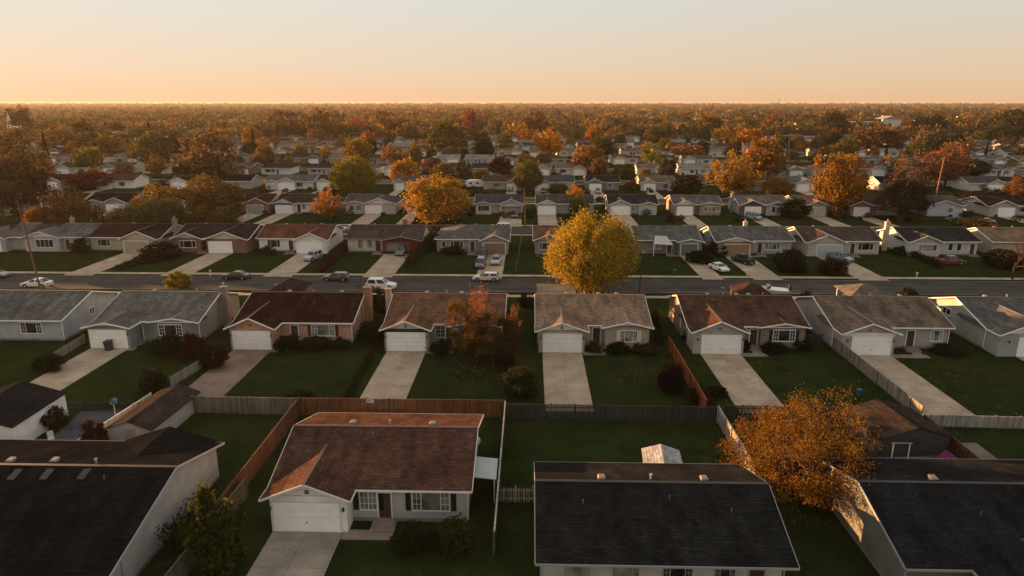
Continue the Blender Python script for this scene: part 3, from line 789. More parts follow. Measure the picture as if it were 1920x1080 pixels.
# white garage at the far left, brown lean-to, sheds, patio cover
x0, y0 = GP(205, 836); x1, _ = GP(288, 838)
def shed(label, x, y, w, d, h, rise, rz, roof, wall, name='garden_shed', flat=None, lodm='siding'):
    T = thing(name, label, 'garage' if name == 'garage' else 'shed', (x, y, 0), rz)
    mb = MB(); mb.prism([(-w/2, 0, 0), (w/2, 0, 0), (w/2, 0, h), (0, 0, h+rise-.06), (-w/2, 0, h)], (0, d, 0)); mb.build('wall', M[lodm], T, wall)
    e = .18; s = rise/(w/2); ez = h-e*s+.03
    roof_shell([[(-w/2-e, -e, ez), (0, -e, h+rise), (0, d+e, h+rise), (-w/2-e, d+e, ez)][::-1], [(0, -e, h+rise), (w/2+e, -e, ez), (w/2+e, d+e, ez), (0, d+e, h+rise)][::-1]], .05).build('roof', M['shingle'], T, roof)
    q = MB(); q.box(-.55, -.01, -.05, -.003, .1, min(h-.05, 1.9)); q.box(.01, .55, -.05, -.003, .1, min(h-.05, 1.9)); D = q.build('door', M['paint'], T, tuple(min(1, c*.8) for c in wall))
    q = MB(); q.box(.06, .1, -.08, -.05, .9, 1.1); q.build('handle', M['metal'], D, (.1, .1, .1))
    return T
shed('white clapboard garage with dark roof standing beside the dark patio', -50.4, 54.5, 8.2, 7.4, 2.45, 1.25, R(1), (.02, .021, .024), (.66, .68, .69), name='garage')
sx, sy = GP(1234, 876)
shed('brown roofed low shed with pale front wall below the grey back fence', (x0+x1)/2, y0, x1-x0, 8.4, 1.75, .8, R(-3), (.05, .04, .034), (.33, .32, .3))
shed('small white metal shed with pale roof on the lawn behind the charcoal roof', sx, 51.1, 2.9, 2.9, 1.3, .5, R(-5), (.36, .38, .4), (.5, .51, .52), lodm='siding')
shed('dark brown shed with wide low roof behind the orange tree', 34.3, 55.8, 6.6, 5.8, 1.9, 1.0, R(6), (.045, .034, .029), (.045, .043, .041))
# pyramid roofs by the road
def pavilion(label, x, y, w, h, rise, roof, wall):
    T = thing('pavilion', label, 'pavilion', (x, y, 0)); a = w/2; mb = MB()
    for sx_ in (-1, 1):
        for sy2 in (-1, 1): mb.box(sx_*a*.84-.08, sx_*a*.84+.08, sy2*a*.84-.08, sy2*a*.84+.08, 0, h-.08)
    mb.box(-a*.8, a*.8, -a*.8, -a*.75, 0, h*.6); mb.build('frame', M['paint'], T, wall)
    roof_shell([[(-a, -a, h), (a, -a, h), (0, 0, h+rise)], [(a, -a, h), (a, a, h), (0, 0, h+rise)], [(a, a, h), (-a, a, h), (0, 0, h+rise)], [(-a, a, h), (-a, -a, h), (0, 0, h+rise)]], .1).build('roof', M['shingle'], T, roof)
pavilion('dark brown pyramid roofed pavilion by the road behind the beige brick house', PX(548, 103.5), 103.5, 5.2, 2.3, 1.5, (.05, .032, .028), (.3, .25, .2))
pavilion('brown pyramid roofed pavilion by the road beside the white boat', PX(1404, 103.5), 103.5, 5.2, 2.3, 1.3, (.07, .042, .032), (.3, .25, .2))
pavilion('greyish low roofed pavilion by the road behind the grey tan house', PX(1613, 103.5), 103.5, 6.2, 2.3, 1.2, (.16, .14, .12), (.5, .48, .45))
xa, xb = PX(1006, 104, 2.9), PX(1076, 104, 2.9)
T = thing('carport', 'flat tan roofed carport behind the tan house with white shutters', 'carport', (xa, 98.6, 0))
q = MB(); q.box(0, xb-xa, 0, 5.6, 2.75, 2.92); q.build('roof', M['concrete'], T, (.2, .17, .13))
for i in (0.1, xb-xa-.25):
    for j in (.1, 5.2):
        q = MB(); q.box(i, i+.14, j, j+.14, 0, 2.745); q.build('post', M['paint'], T, WW)

# ------------------------------------------------------------------ second row
kb = dict(yg=81.3, proj=2.7, dep=12.9, dend=64.2, lod=0)
rowhouse('pale blue house with grey roof cut by the photo edge', **{**kb, 'dend': None}, gd=None, uL=-190, uR=172, wins=[(40, 78)], entry=-10, roof=(.142, .14, .133), wall=(.33, .37, .39), side=[(1, 6.4, 2.2, 1.0, .9)], chim=[])
B2 = rowhouse('sage green house with grey roof and a bin before its white garage door', **kb, gd=(173, 240), uL=229, uR=414, wins=[(299, 341)], entry=262, bay=(276, 364), bflush='R', bproj=.4, bpitch=.17, roof=(.155, .15, .137), wall=(.20, .225, .205), gable=WW, gpitch=.22, chim=[(PX(424, 91, 4), 6.6, 5.7, .9, (.2, .19, .18))], vents=2)
rowhouse('beige brick house with dark brown roof and red shutters', **kb, gd=(440, 508), uL=473, uR=684, wins=[(585, 627, (.10, .018, .02))], entry=553, roof=(.042, .02, .015), wall=(.46, .28, .2), wallmat='brick', gpitch=.45, chim=[(PX(692, 91, 4), 6.2, 5.9, 1.0, (.28, .17, .11))], vents=3, dcol=(.24, .175, .135))
rowhouse('taupe roofed house with charcoal band over its garage beside the bare russet tree', **kb, gd=(728, 797), uL=738, uR=950, wins=[(818, 834, None, 1.5, 2), (850, 900)], entry=843, bay=(840, 940), roof=TAUP, wall=(.3, .3, .28), gable=(.55, .5, .45), band=(.03, .032, .036), gpitch=.38, chim=[(PX(730, 91, 4), 6.6, 5.6, .8, (.42, .33, .24))], vents=4)
rowhouse('tan roofed house with white shutters and a wide front bay', **kb, gd=(1019, 1089), uL=1003, uR=1208, wins=[(1164, 1194, (.6, .58, .52))], entry=1118, bay=(1129, 1229), bflush='R', roof=TAN, wall=(.36, .29, .22), gable=WW, gpitch=.36, bpitch=.24, vents=4)
rowhouse('brown roofed house with pale gable end beside the red wooden side fence', **kb, gd=(1315, 1386), uL=1269, uR=1484, wins=[(1450, 1490, (.012, .012, .013))], entry=1412, bay=(1424, 1526), bflush='R', bproj=.5, bpitch=.17, roof=(.10, .055, .04), wall=(.22, .16, .12), gwall=(.36, .33, .29), gable=(.38, .35, .31), gpitch=.42, vents=5, side=[(-1, 5, 1.7, .5, 1.2)], garmat='siding')
rowhouse('greyish tan roofed house with white garage piers behind the long wooden side fence', **kb, gd=(1595, 1667), uL=1524, uR=1738, wins=[(1745, 1766)], entry=1706, roof=GTAN, wall=(.33, .31, .29), gable=(.36, .32, .27), gpitch=.38, casing=WW, band=WW, vents=3)
rowhouse('house with pale green gable end cut by the photo edge', **kb, gd=(1906, 1976), uL=1792, uR=1990, wins=[(2030, 2060)], roof=(.12, .115, .11), wall=(.3, .315, .29), gable=WW, vents=3, side=[(-1, 8.5, 2.5, 1.8, .8)])

# ------------------------------------------------------------------ third row, across the road
kc = dict(yg=138.6, proj=1.8, dep=11.4, dend=118.6, lod=1)
rowhouse('grey walled house with dark roof cut by the photo edge below the utility pole', **kc, gd=None, eL=-140, uR=38, roof=DKBR, wall=(.22, .22, .21), wins=[(-20, 10)])
rowhouse('white gabled house with grey roof and a bright blue window', **kc, gd=None, eL=44, uR=196, bay=(42, 110), wins=[(68, 100, None, 1.6, 4)], entry=128, roof=(.13, .13, .125), wall=(.4, .39, .36), gable=WW, chim=[(PX(118, 146, 4), 9., 5.4, .8, (.3, .25, .2))], bpitch=.33)
rowhouse('cream house with black brown roof and a tan garage door', **kc, gd=(235, 279), eL=161, uR=327, gside='R', wins=[(184, 206)], roof=DKBR, wall=(.42, .36, .26), gable=(.48, .44, .36), door=(.36, .3, .22), chim=[(PX(332, 145, 4), 4., 6.2, .9, (.26, .18, .13))], vents=1)
rowhouse('dark brown roofed house with brick piers and twin front gables', **kc, gd=(393, 436), eL=323, uR=488, gside='R', bay=(321, 377), wins=[(338, 367)], entry=384, roof=(.04, .03, .027), wall=(.2, .12, .08), wallmat='brick', gable=(.5, .44, .36), bpitch=.4, vents=2)
rowhouse('red brown roofed house with white walls and a silver car on its drive', **kc, gd=(560, 604), eL=479, uR=632, gside='R', wins=[(502, 525)], entry=546, roof=(.14, .062, .042), wall=WW, gable=WW, vents=3)
rowhouse('dark red house with open carport garage and brown grey roof', **kc, gd=(722, 768), eL=646, uR=800, gside='R', wins=[(672, 679, None, 1.4, 1), (689, 697, None, 1.4, 1)], entry=709, roof=(.085, .07, .06), wall=(.48, .44, .36), gwall=(.13, .018, .02), gable=(.13, .018, .02), open_gar=True, gpitch=.2, trim=(.34, .2, .16), vents=2, casing=(.15, .02, .02), chim=[(PX(760, 147, 5), 6.5, 5.8, .9, (.3, .14, .08))])
rowhouse('grey hipped house with tan garage and three cars on its drive', **kc, gd=(907, 947), eL=814, uR=958, gside='R', wins=[(829, 835, None, 1.2, 1), (845, 868)], entry=886, roof=(.125, .122, .116), wall=(.28, .26, .235), gable=(.33, .28, .22), door=(.2, .15, .1), hipl=True, vents=3)
rowhouse('brown roofed house half hidden behind the big yellow tree', **kc, gd=None, eL=999, uR=1120, bay=(999, 1062), wins=[(1012, 1030)], roof=TAUP, wall=(.2, .19, .18), gable=(.3, .28, .25), bpitch=.38)
rowhouse('grey roofed house with low white gable and a white awning', **kc, gd=(1276, 1307), eL=1190, eR=1318, gside='R', roof=(.125, .125, .122), wall=(.2, .19, .18), gable=WW, door=(.13, .13, .13), band=(.3, .32, .33), gpitch=.25, wins=[(1225, 1240)], entry=1255)
rowhouse('grey roofed house with tan garage door and a black pickup on its drive', **kc, gd=(1359, 1404), eL=1340, eR=1491, wins=[(1434, 1463)], entry=1424, roof=(.128, .125, .118), wall=(.3, .3, .29), gwall=(.28, .2, .15), gable=WW, door=(.26, .16, .1), gpitch=.28, chim=[(PX(1400, 146, 5), 6.6, 5.6, .8, (.5, .45, .38))], vents=2)
rowhouse('brown roofed house with cream gable above a pale blue garage door', **kc, gd=(1531, 1576), eL=1508, eR=1657, wins=[(1609, 1637)], entry=1598, roof=(.09, .07, .06), wall=(.4, .37, .31), gable=(.46, .43, .36), door=(.4, .43, .46), vents=3)
rowhouse('black roofed house with white gable end wall and a tall brick chimney', **kc, gd=None, eL=1700, eR=1842, bay=(1709, 1772), wins=[(1722, 1756), (1778, 1786, None, 1.4, 1), (1794, 1802, None, 1.4, 1)], entry=1822, roof=(.038, .036, .037), wall=(.45, .46, .45), gable=(.42, .37, .28), bpitch=.4, chim=[(PX(1662, 145, 4), 4.6, 6.1, .9, (.5, .42, .34))])
rowhouse('tan roofed house at the photo edge behind the thin street tree', **kc, gd=None, eL=1862, eR=2010, roof=(.22, .15, .10), wall=WT, vents=3)
house('unseen grey roofed house added to the third row to shade the road', -117, -102.5, 140.4, 11.4, gar=(-117, -110.6, 1.8, -116.5, -111.6), roof=GREY, wall=WG, gable=WW, lod=1, wins=[(-106, 2.4)])  # added out of view to keep the low sun off the road
house('unseen tan roofed house added at the end of the third row for shade', -136, -121.5, 140.4, 11.4, gar=(-136, -129.6, 1.8, -135.5, -130.6), roof=TAN, wall=WT, gable=WT, lod=1, wins=[(-125, 2.4)])  # second unseen house, added as a sun blocker for the road
# ------------------------------------------------------------------ fourth and fifth rows
kd = dict(yg=191., proj=1.6, dep=11., dend=171.2, lod=1, walk=False)
D = [(-70, 48, (8, 42), 'R', None, 'dark roofed house with white garage at the photo edge by the utility pole', DARK, WW, {}),
 (72, 150, None, 'L', None, 'long white house with bare wall and tan brick chimney', DKBR, (.58, .57, .54), dict(chim=[(PX(116, 196, 4), 3., 6., 1.2, (.3, .23, .17))])),
 (156, 244, (201, 236), 'R', (156, 197), 'dark roofed house with small brown bay and cream garage', DARK, (.3, .2, .12), dict(gwall=WT, gable=WT)),
 (296, 400, (330, 362), 'L', None, 'brown house hidden behind two orange brown trees', DKBR, WG, {}),
 (416, 508, (464, 494), 'R', None, 'brown brick house with grey garage door beside the orange brown tree', DKBR, (.26, .16, .1), dict(door=(.3, .31, .32), gable=(.3, .19, .12))),
 (514, 604, (518, 547), 'L', (580, 606), 'dark brown roofed house with white garage and dark header beam', (.05, .036, .03), WW, dict(band=(.08, .06, .05), gable=WW, wins=[(567, 573)], entry=561)),
 (645, 745, (686, 716), 'R', (645, 686), 'grey roofed house with stepped white gables above the garage', (.09, .085, .08), (.42, .41, .39), dict(gable=WW, wins=[(655, 664), (667, 677)], hipr=True)),
 (760, 866, (764, 786), 'L', None, 'house hidden behind the round bright orange tree', BRN, (.36, .25, .2), {}),
 (889, 982, (940, 978), 'R', (889, 924), 'black grey roofed house with open garage and cream walls', (.07, .073, .078), (.5, .47, .4), dict(open_gar=True, gable=(.5, .47, .4), wins=[(897, 917, None, 1.5, 4)])),
 (1004, 1116, (1009, 1041), 'L', None, 'long grey brown roofed house with white garage beside the brown pole', (.085, .075, .07), WG, dict(gable=WW)),
 (1140, 1236, (1147, 1180), 'L', (1196, 1235), 'black roofed house with pale green side wall above the yellow tree', (.035, .036, .038), (.46, .46, .42), dict(gable=(.44, .44, .38), wins=[(1184, 1190)])),
 (1262, 1356, (1269, 1298), 'L', (1310, 1356), 'grey roofed house with three white front gables', (.13, .125, .12), (.3, .21, .16), dict(gable=WW, wins=[(1320, 1350, None, 1.4, 4)])),
 (1385, 1482, (1396, 1426), 'L', (1436, 1482), 'pale roofed house with dark garage gable and a blue van', (.17, .15, .135), (.4, .4, .37), dict(gwall=(.1, .09, .08), gable=(.07, .065, .06), wins=[(1447, 1453, None, 1.5, 1), (1468, 1474, None, 1.5, 1)], chim=[(PX(1374, 196, 4), 4., 5.4, .8, (.25, .24, .23))])),
 (1492, 1552, (1514, 1544), 'R', None, 'tan hipped house with cream garage beside the big gold tree', (.19, .13, .09), (.3, .24, .18), dict(door=(.42, .38, .3))),
 (1590, 1690, (1600, 1628), 'L', None, 'brown roofed house shaded by bare trees beyond the black roofed house', (.10, .06, .045), (.2, .18, .16), {}),
 (1735, 1812, None, 'L', (1742, 1806), 'low house with wide grey gable behind dark bushes', (.10, .095, .09), (.42, .44, .45), dict(bpitch=.3)),
 (1850, 1960, (1870, 1900), 'L', None, 'dark roofed house among bushes at the photo edge', DKBR, WG, {})]
for eL, eR, gd, gs, bay, lab, rf, wl, ex in D:
    e = dict(ex); e.setdefault('wins', [(eL+(eR-eL)*.55, eL+(eR-eL)*.68)] if gs == 'L' else [(eL+(eR-eL)*.2, eL+(eR-eL)*.33)])
    rowhouse(lab, **kd, gd=gd, gside=gs, eL=eL, eR=eR, bay=bay, roof=rf, wall=wl, group='houses of the fourth row', seed=int(eL), **e)
ke = dict(yg=245.6, proj=1.5, dep=10.5, dend=223.7, lod=1, walk=False)
E = [(28, 118, (84, 108), 'R', None, 'brown roofed house with small white gable left of the maroon tree', DKBR, WG),
 (180, 250, (186, 205), 'L', None, 'house with steep white gable beside the maroon tree', BRN, WW),
 (318, 372, (328, 350), 'L', None, 'white gabled house behind the two orange brown trees', DKBR, WW),
 (384, 470, (392, 410), 'L', None, 'dark roofed house with long white eave line', DARK, WG),
 (496, 588, (523, 552), 'C', (496, 522), 'grey roofed white house with twin garage doors', (.12, .122, .115), (.58, .57, .55)),
 (592, 650, (600, 618), 'L', None, 'low white house beside the round yellow green tree', DKBR, WW),
 (736, 806, (742, 757), 'L', None, 'cream house with broad gable behind the round orange tree', (.13, .085, .065), (.5, .46, .38)),
 (904, 982, (951, 968), 'R', (952, 985), 'brown roofed house beside the white caravan', (.085, .055, .042), (.38, .32, .25)),
 (1000, 1078, (1004, 1028), 'L', None, 'slate roofed house with cream gable and a dark blue truck', (.07, .078, .085), (.46, .43, .36)),
 (1098, 1164, (1105, 1127), 'L', None, 'black roofed house with white garage and jeep on its drive', (.03, .03, .032), (.2, .18, .16)),
 (1200, 1268, (1208, 1228), 'L', (1240, 1268), 'olive tan roofed house with pink brick garage gable', (.15, .125, .085), (.5, .47, .43)),
 (1292, 1326, None, 'L', None, 'small rust roofed shed-like house beside the orange tree', (.16, .075, .05), WT),
 (1406, 1462, None, 'L', (1414, 1458), 'dark timbered house with white windows right of the orange tree', (.07, .06, .05), (.18, .16, .14)),
 (1462, 1530, (1494, 1516), 'R', None, 'grey hipped house with tan garage left of the big gold tree', (.13, .13, .125), (.5, .48, .44)),
 (1650, 1712, None, 'L', None, 'flat looking dark house beside the leaning pole', DARK, WG),
 (1818, 1884, (1852, 1878), 'R', None, 'grey garage house with white side wall beyond the leaning pole', (.085, .085, .082), (.5, .48, .43))]
for eL, eR, gd, gs, bay, lab, rf, wl in E:
    rowhouse(lab, **ke, gd=gd, gside=gs, eL=eL, eR=eR, bay=bay, roof=rf, wall=wl, gable=wl, wins=[(eL+(eR-eL)*(.62 if gs != 'R' else .25), eL+(eR-eL)*(.78 if gs != 'R' else .45))], group='houses of the fifth row', seed=int(eL), pad=.4)

# ------------------------------------------------------------------ the rows beyond: ten houses copied, each with its own colours
RN = [('grey', (.12, .125, .13)), ('brown', (.085, .055, .043)), ('black', (.04, .04, .042)), ('tan', (.19, .145, .105)), ('rust', (.15, .07, .05)), ('taupe', (.12, .095, .08)), ('pale grey', (.24, .23, .22))]
WN = [('white', (.58, .57, .53)), ('cream', (.6, .54, .44)), ('grey', (.34, .34, .33)), ('tan', (.38, .31, .23)), ('brown', (.2, .15, .11)), ('white', (.64, .62, .58))]
far_spots = []
for r in range(6):
    yf = 300+52.5*r; half = .80*yf+25; n = int(2*half/18.2); off = rnd.uniform(0, 10)
    for k in range(n):
        x = -half+off+k*18.2+rnd.uniform(-1.5, 1.5); y = yf+rnd.uniform(-2.5, 2.5)
        u, v = UV(x+7, y+5, 3)
        if -30 < u < 1950 and rnd.random() < .95: far_spots.append((r, x, y, u))
protos = []
for k in range(13):
    w = rnd.uniform(12.5, 15); g = 6.2; left = k % 2 == 0; d0 = .6 if left else w-5.5
    T = house('x', 1000+0, 1000+w, 0, 10.5, gar=None if k > 9 else (1000 if left else 1000+w-g, 1000+g if left else 1000+w, 1.5, 1000+d0, 1000+d0+4.9), bay=(1000+w-5.5, 1000+w, .9) if (k % 3 == 0 and left) else ((1000, 1005.5, .9) if k % 3 == 0 else None),
              wins=[(1000+(w*.78 if left else w*.22), 2.6)]+([(1000+w*.4, 1.6)] if k > 9 else []), entry=1000+w*.55 if k > 9 else None, lod=2, seed=k, hipl=k in (3, 7, 11), hipr=k in (4, 7, 11), chim=[(1000+w*.6, 6., 5.4, .9, (.3, .22, .17))] if k % 4 == 1 else (), group='houses far beyond the road')
    protos.append(T); KIDS[T.name] = list(T.children)
    for c in T.children: KIDS[c.name] = list(c.children)
by_row = {}
for s in far_spots: by_row.setdefault(s[0], []).append(s)
used = set()
for r, L in by_row.items():
    L.sort(key=lambda s: s[3])
    for i, (_, x, y, u) in enumerate(L):
        k = rnd.randrange(13)
        if k in used: T = copy_tree(protos[k])
        else: T = protos[k]; used.add(k)
        T.location = (x, y, 0); T.rotation_euler.z = R(rnd.uniform(-9, 9))
        rn, rc = rnd.choice(RN); wn, wc = rnd.choice(WN)
        T['label'] = f'{rn} roofed {wn} house, {ordinal(i+1)} from left in the {ordinal(r+6)} row of houses'
        for c in T.children:
            b = c.name.split('.')[0]
            if b == 'roof': c.color = (*rc, 1)
            elif b in ('wall', 'garage_wall', 'bay_wall'): c.color = (*wc, 1)
# ------------------------------------------------------------------ fences, walls
GREYW, REDW, DKW, PALEW = (.14, .122, .10), (.14, .062, .03), (.045, .042, .04), (.23, .195, .15)
yb_ = 62.6
def fx(u, v, z): return GP(u, v, z)
xl = fx(565, 741, 1.8)[0]; xm = PX(943, yb_, 1.2)
fence((xl, yb_), (xm, yb_), 1.85, REDW, 'reddish brown board fence behind the large brown shingled bungalow')
fence((xl, 44), (xl, yb_-.1), 1.85, (.11, .055, .032), 'weathered brown side fence running down beside the large brown shingled bungalow')
fence((PX(285, yb_, 1.8), yb_+.3), (xl-.1, yb_+.05), 1.8, GREYW, 'grey weathered board fence behind the low lean-to shed')
fence((xm+.12, yb_-.3), (PX(1345, yb_, 1.5), yb_-.5), 1.6, DKW, 'dark slatted fence across the back of the small white shed lawn', 'plank', gap=.035)
xw = PX(943, 56, 1.8)
T = fence((xw, 41), (xw, yb_-.2), 1.9, (.07, .062, .055), 'dark fence with pale top rail beside the large brown shingled bungalow', post=(.12, .11, .1), rail=(.4, .38, .35))
fence((xm+.2, 47.6), (.4, 47.6), 1.3, (.3, .28, .24), 'short picket gate fence left of the charcoal roof', 'picket')
fx_ = PX(1345, yb_, 1.5)
fence((fx_, 50.5), (fx_, yb_-.6), 1.7, (.26, .24, .21), 'pale board fence end behind the close orange tree', post=(.4, .38, .34))
fence((fx_+.15, yb_-.2), (PX(1660, yb_, 1.6), yb_-.4), 1.65, DKW, 'dark slatted fence behind the close orange tree', 'plank', gap=.035)
xg = PX(1652, 72, 1)
fence((xg-.3, 63), (xg-.3, 83.5), 1.5, PALEW, 'long tan board side fence between two driveways', post=(.22, .2, .17))
fence((PX(1735, 61.5, 1.2), 61.8), (PX(1960, 61.5, 1.2), 61.4), 1.2, (.26, .25, .22), 'low pale fence at the lower end of the wide driveway')
xr_ = PX(1300, 72, 1)
fence((PX(1322, 64, 1), 63.3), (PX(1322, 64, 1), 82.5), 1.75, (.24, .07, .025), 'red wooden side fence beside the maroon bush')
fence((PX(1735, 61, 1.5), 47.5), (PX(1735, 61, 1.5), 61), 1.5, (.12, .05, .03), 'dark red sloping side fence beside the dark brown shed')
fence((PX(70, yb_, .9), yb_+.4), (PX(280, yb_, .9), yb_+.3), 1.1, (.02, .02, .02), 'black metal fence along the lower end of the sage house lawn', 'rail')
p0, p1 = GP(404, 668, .5), GP(320, 718, .5)
fence(p1, p0, 1.1, (.24, .21, .17), 'low grey board fence between the sage house lawn and red brick drive')
p0, p1 = GP(160, 636, .5), GP(100, 672, .5)
fence(p1, p0, 1.1, (.27, .23, .17), 'low tan board fence between the pale blue and sage houses')
p0, p1 = GP(143, 838, .6), GP(284, 741, .9)
fence(p0, p1, 1.1, (.42, .4, .37), 'white capped low fence between the patio and the lean-to shed', rail=(.6, .58, .55))
xf_ = PX(330, 50, 1)
fence((-22.9, 33), (-22.4, 48), 1.7, (.1, .095, .085), 'dark weathered fence under the pale grey gable end')
fence((PX(1520, 82, 1), 84.6), (PX(1558, 82, 1), 84.6), 1.6, DKW, 'dark picket gate between the brown and greyish tan houses', 'picket')
fence((PX(1762, 92, 2), 97.5), (PX(1785, 92, 2), 97.5), 2.2, (.4, .17, .05), 'orange lit wooden fence corner behind the greyish tan house')

# ------------------------------------------------------------------ close trees and shrubs
plant('shoot', PX(1106, 108.2), 108.2, 14.6, 12.9, (.30, .205, .026), 'big round yellow green tree standing by the road behind the tan house', 'tree', lod=0, seed=1, bark=(.03, .022, .016))
plant('sprays', PX(1496, 49.8), 49.8, 12.6, 7.9, (.17, .085, .019), 'wide airy orange tree between the charcoal roof and the slate dark roof', 'tree', lod=0, seed=2, bark=(.09, .05, .03))
plant('spread', PX(926, 76.5), 76.5, 6.8, 6.3, (.05, .036, .013), 'dark bushy tree on the lawn before the taupe house', 'tree', lod=0, seed=3)
plant('spread', PX(886, 79.8), 79.0, 6.2, 7.0, (.14, .075, .02), 'golden tinged tree at the corner of the taupe house', 'tree', lod=0, seed=4)
plant('bare', PX(893, 79.5), 79.2, 7.4, 10.0, (.3, .11, .05), 'bare russet tree with pinkish twigs before the taupe roof', 'tree', lod=0, seed=5, bark=(.36, .14, .08))
plant('bare', PX(962, 80.5), 80.5, 2.6, 7.0, (.28, .13, .03), 'slender golden twigged tree right of the dark bushy tree', 'tree', lod=1, seed=6, bark=(.2, .1, .05))
SH = [('shrub', 410, 1062, 105, 935, (.05, .052, .011), 'yellow green bush between the pale gable end and the large brown bungalow'),
 ('shrub', 768, 1030, 66, 982, (.035, .036, .014), 'round dark bush under the shuttered window of the large brown bungalow'),
 ('shrub', 858, 1034, 66, 978, (.05, .048, .016), 'round olive bush at the right corner of the large brown bungalow'),
 ('shrub', 812, 1028, 40, 1000, (.04, .03, .016), 'low flower bush between two round bushes'),
 ('shrub', 366, 670, 56, 632, (.045, .016, .012), 'reddish dark bush at the right corner of the sage house'),
 ('shrub', 402, 688, 50, 644, (.035, .022, .014), 'dark tangled bush beside the red brick drive'),
 ('shrub', 288, 734, 50, 698, 'dark', 'black green round bush at the foot of the sage house lawn'),
 ('shrub', 318, 664, 66, 636, 'dark', 'low dark bush under the sage house window'),
 ('shrub', 92, 694, 56, 672, 'dark', 'dark bush beside the low tan board fence'),
 ('shrub', 20, 628, 60, 605, 'dark', 'dark bush before the pale blue house'),
 ('shrub', 540, 658, 46, 632, 'dark', 'dark bush by the beige brick house door'),
 ('shrub', 590, 653, 54, 636, (.03, .036, .014), 'low hedge like bush under the red shuttered window'),
 ('shrub', 640, 653, 40, 638, (.03, .036, .014), 'small bush at the right end of the beige brick house'),
 ('shrub', 828, 663, 44, 636, 'dark', 'dark bush beside the taupe house garage'),
 ('shrub', 720, 655, 18, 640, 'dark', 'small bush at the left of the taupe garage'),
 ('upright', 1115, 660, 32, 640, (.06, .055, .02), 'loose bush by the tan house entrance'),
 ('shrub', 1160, 660, 44, 642, 'dark', 'dark bush below the bay of the tan house'),
 ('shrub', 1208, 662, 44, 640, (.05, .05, .018), 'olive bush at the right end of the tan house bay'),
 ('shrub', 1257, 736, 46, 678, (.024, .012, .010), 'maroon leaved bush beside the red wooden side fence'),
 ('shrub', 975, 745, 70, 690, (.03, .034, .014), 'dark spreading bush at the edge of the tan drive'),
 ('shrub', 1450, 658, 52, 638, 'dark', 'dark bush under the brown house window'),
 ('shrub', 1395, 655, 24, 630, 'dark', 'dark bush at the brown house entrance'),
 ('shrub', 1505, 655, 40, 632, 'dark', 'dark bush at the corner of the brown house'),
 ('shrub', 1748, 640, 42, 612, (.045, .042, .022), 'tall loose bush before the greyish tan house'),
 ('shrub', 1780, 662, 60, 640, (.04, .03, .02), 'low brown bush before the greyish tan house'),
 ('shrub', 1290, 640, 24, 610, 'dark', 'dark bush beside the pale gable end of the brown house'),
 ('shrub', 1312, 752, 50, 728, (.05, .025, .016), 'low russet bush at the foot of the red fence'),
 ('shrub', 1345, 742, 40, 722, 'dark', 'dark bush where the curved drive meets the slatted fence'),
 ('shrub', 560, 755, 60, 740, 'dark', 'low dark weeds along the grey weathered fence'),
 ('shrub', 95, 800, 64, 770, (.04, .042, .016), 'bush beside the dark patio'),
 ('shrub', 180, 840, 46, 800, (.06, .02, .016), 'maroon bush at the corner of the lean-to shed'),
 ('shrub', 336, 541, 46, 514, (.2, .16, .022), 'yellow bush by the road behind the sage house'),
 ('shrub', 712, 585, 44, 545, (.032, .036, .014), 'tall dark hedge bush between the beige and taupe houses'),
 ('shrub', 700, 640, 60, 600, 'dark', 'dark bush along the beige brick house side'),
 # beyond the road
 ('shrub', 152, 474, 30, 452, 'dark', 'dark bush right of the white gabled house'),
 ('shrub', 312, 484, 60, 458, 'dark', 'dark hedge bush left of the twin gabled house'),
 ('shrub', 282, 490, 50, 470, (.03, .03, .014), 'dark low bush along the cream house drive'),
 ('shrub', 1480, 508, 62, 462, (.03, .03, .014), 'rounded dark bush right of the black pickup lawn'),
 ('shrub', 1560, 514, 48, 480, (.05, .028, .02), 'brown tangled bush in front of the pale blue garage'),
 ('shrub', 1345, 478, 44, 452, 'dark', 'dark bush left of the tan garage with pickup'),
 ('shrub', 1637, 472, 24, 456, 'dark', 'clipped bush under the cream gabled house window'),
 ('shrub', 1690, 476, 40, 458, 'dark', 'dark bush along the white gable end wall'),
 ('shrub', 1310, 492, 50, 468, 'dark', 'dark bush right of the low white gable'),
 ('shrub', 1875, 500, 66, 462, (.04, .024, .016), 'russet brown bush at the photo edge beyond the road'),
 ('shrub', 850, 476, 46, 462, 'dark', 'dark bush under the grey hipped house window'),
 ('shrub', 500, 476, 32, 464, (.04, .045, .02), 'low bush under the red brown roofed house window'),
 ('shrub', 1828, 424, 62, 406, (.22, .11, .02), 'orange bush behind the tan roofed house'),
 ('shrub', 1490, 408, 54, 372, 'dark', 'big dark bush right of the dark garage gable'),
 ('upright', 1083, 402, 44, 366, (.11, .10, .022), 'small olive tree before the long grey brown roof'),
 ('shrub', 820, 470, 30, 440, 'dark', 'dark bush left of the grey hipped house'),
 ('shrub', 130, 400, 90, 384, (.05, .03, .02), 'brown hedge bush before the long white house'),
 ('shrub', 1050, 360, 40, 345, (.1, .085, .03), 'pale olive bush before the slate roofed house'),
 ('shrub', 865, 356, 24, 346, 'dark', 'dark bush beside the white caravan'),
 ('shrub', 1185, 356, 30, 338, (.12, .06, .02), 'russet bush left of the olive tan roof'),
 ('shrub', 1285, 362, 60, 330, 'dark', 'tall dark bush right of the olive tan roof'),
 ('shrub', 1508, 592, 40, 545, 'dark', 'dark bush behind the brown and greyish tan houses'),
 ('shrub', 985, 575, 30, 552, 'dark', 'dark bush behind the bare russet tree'),
]
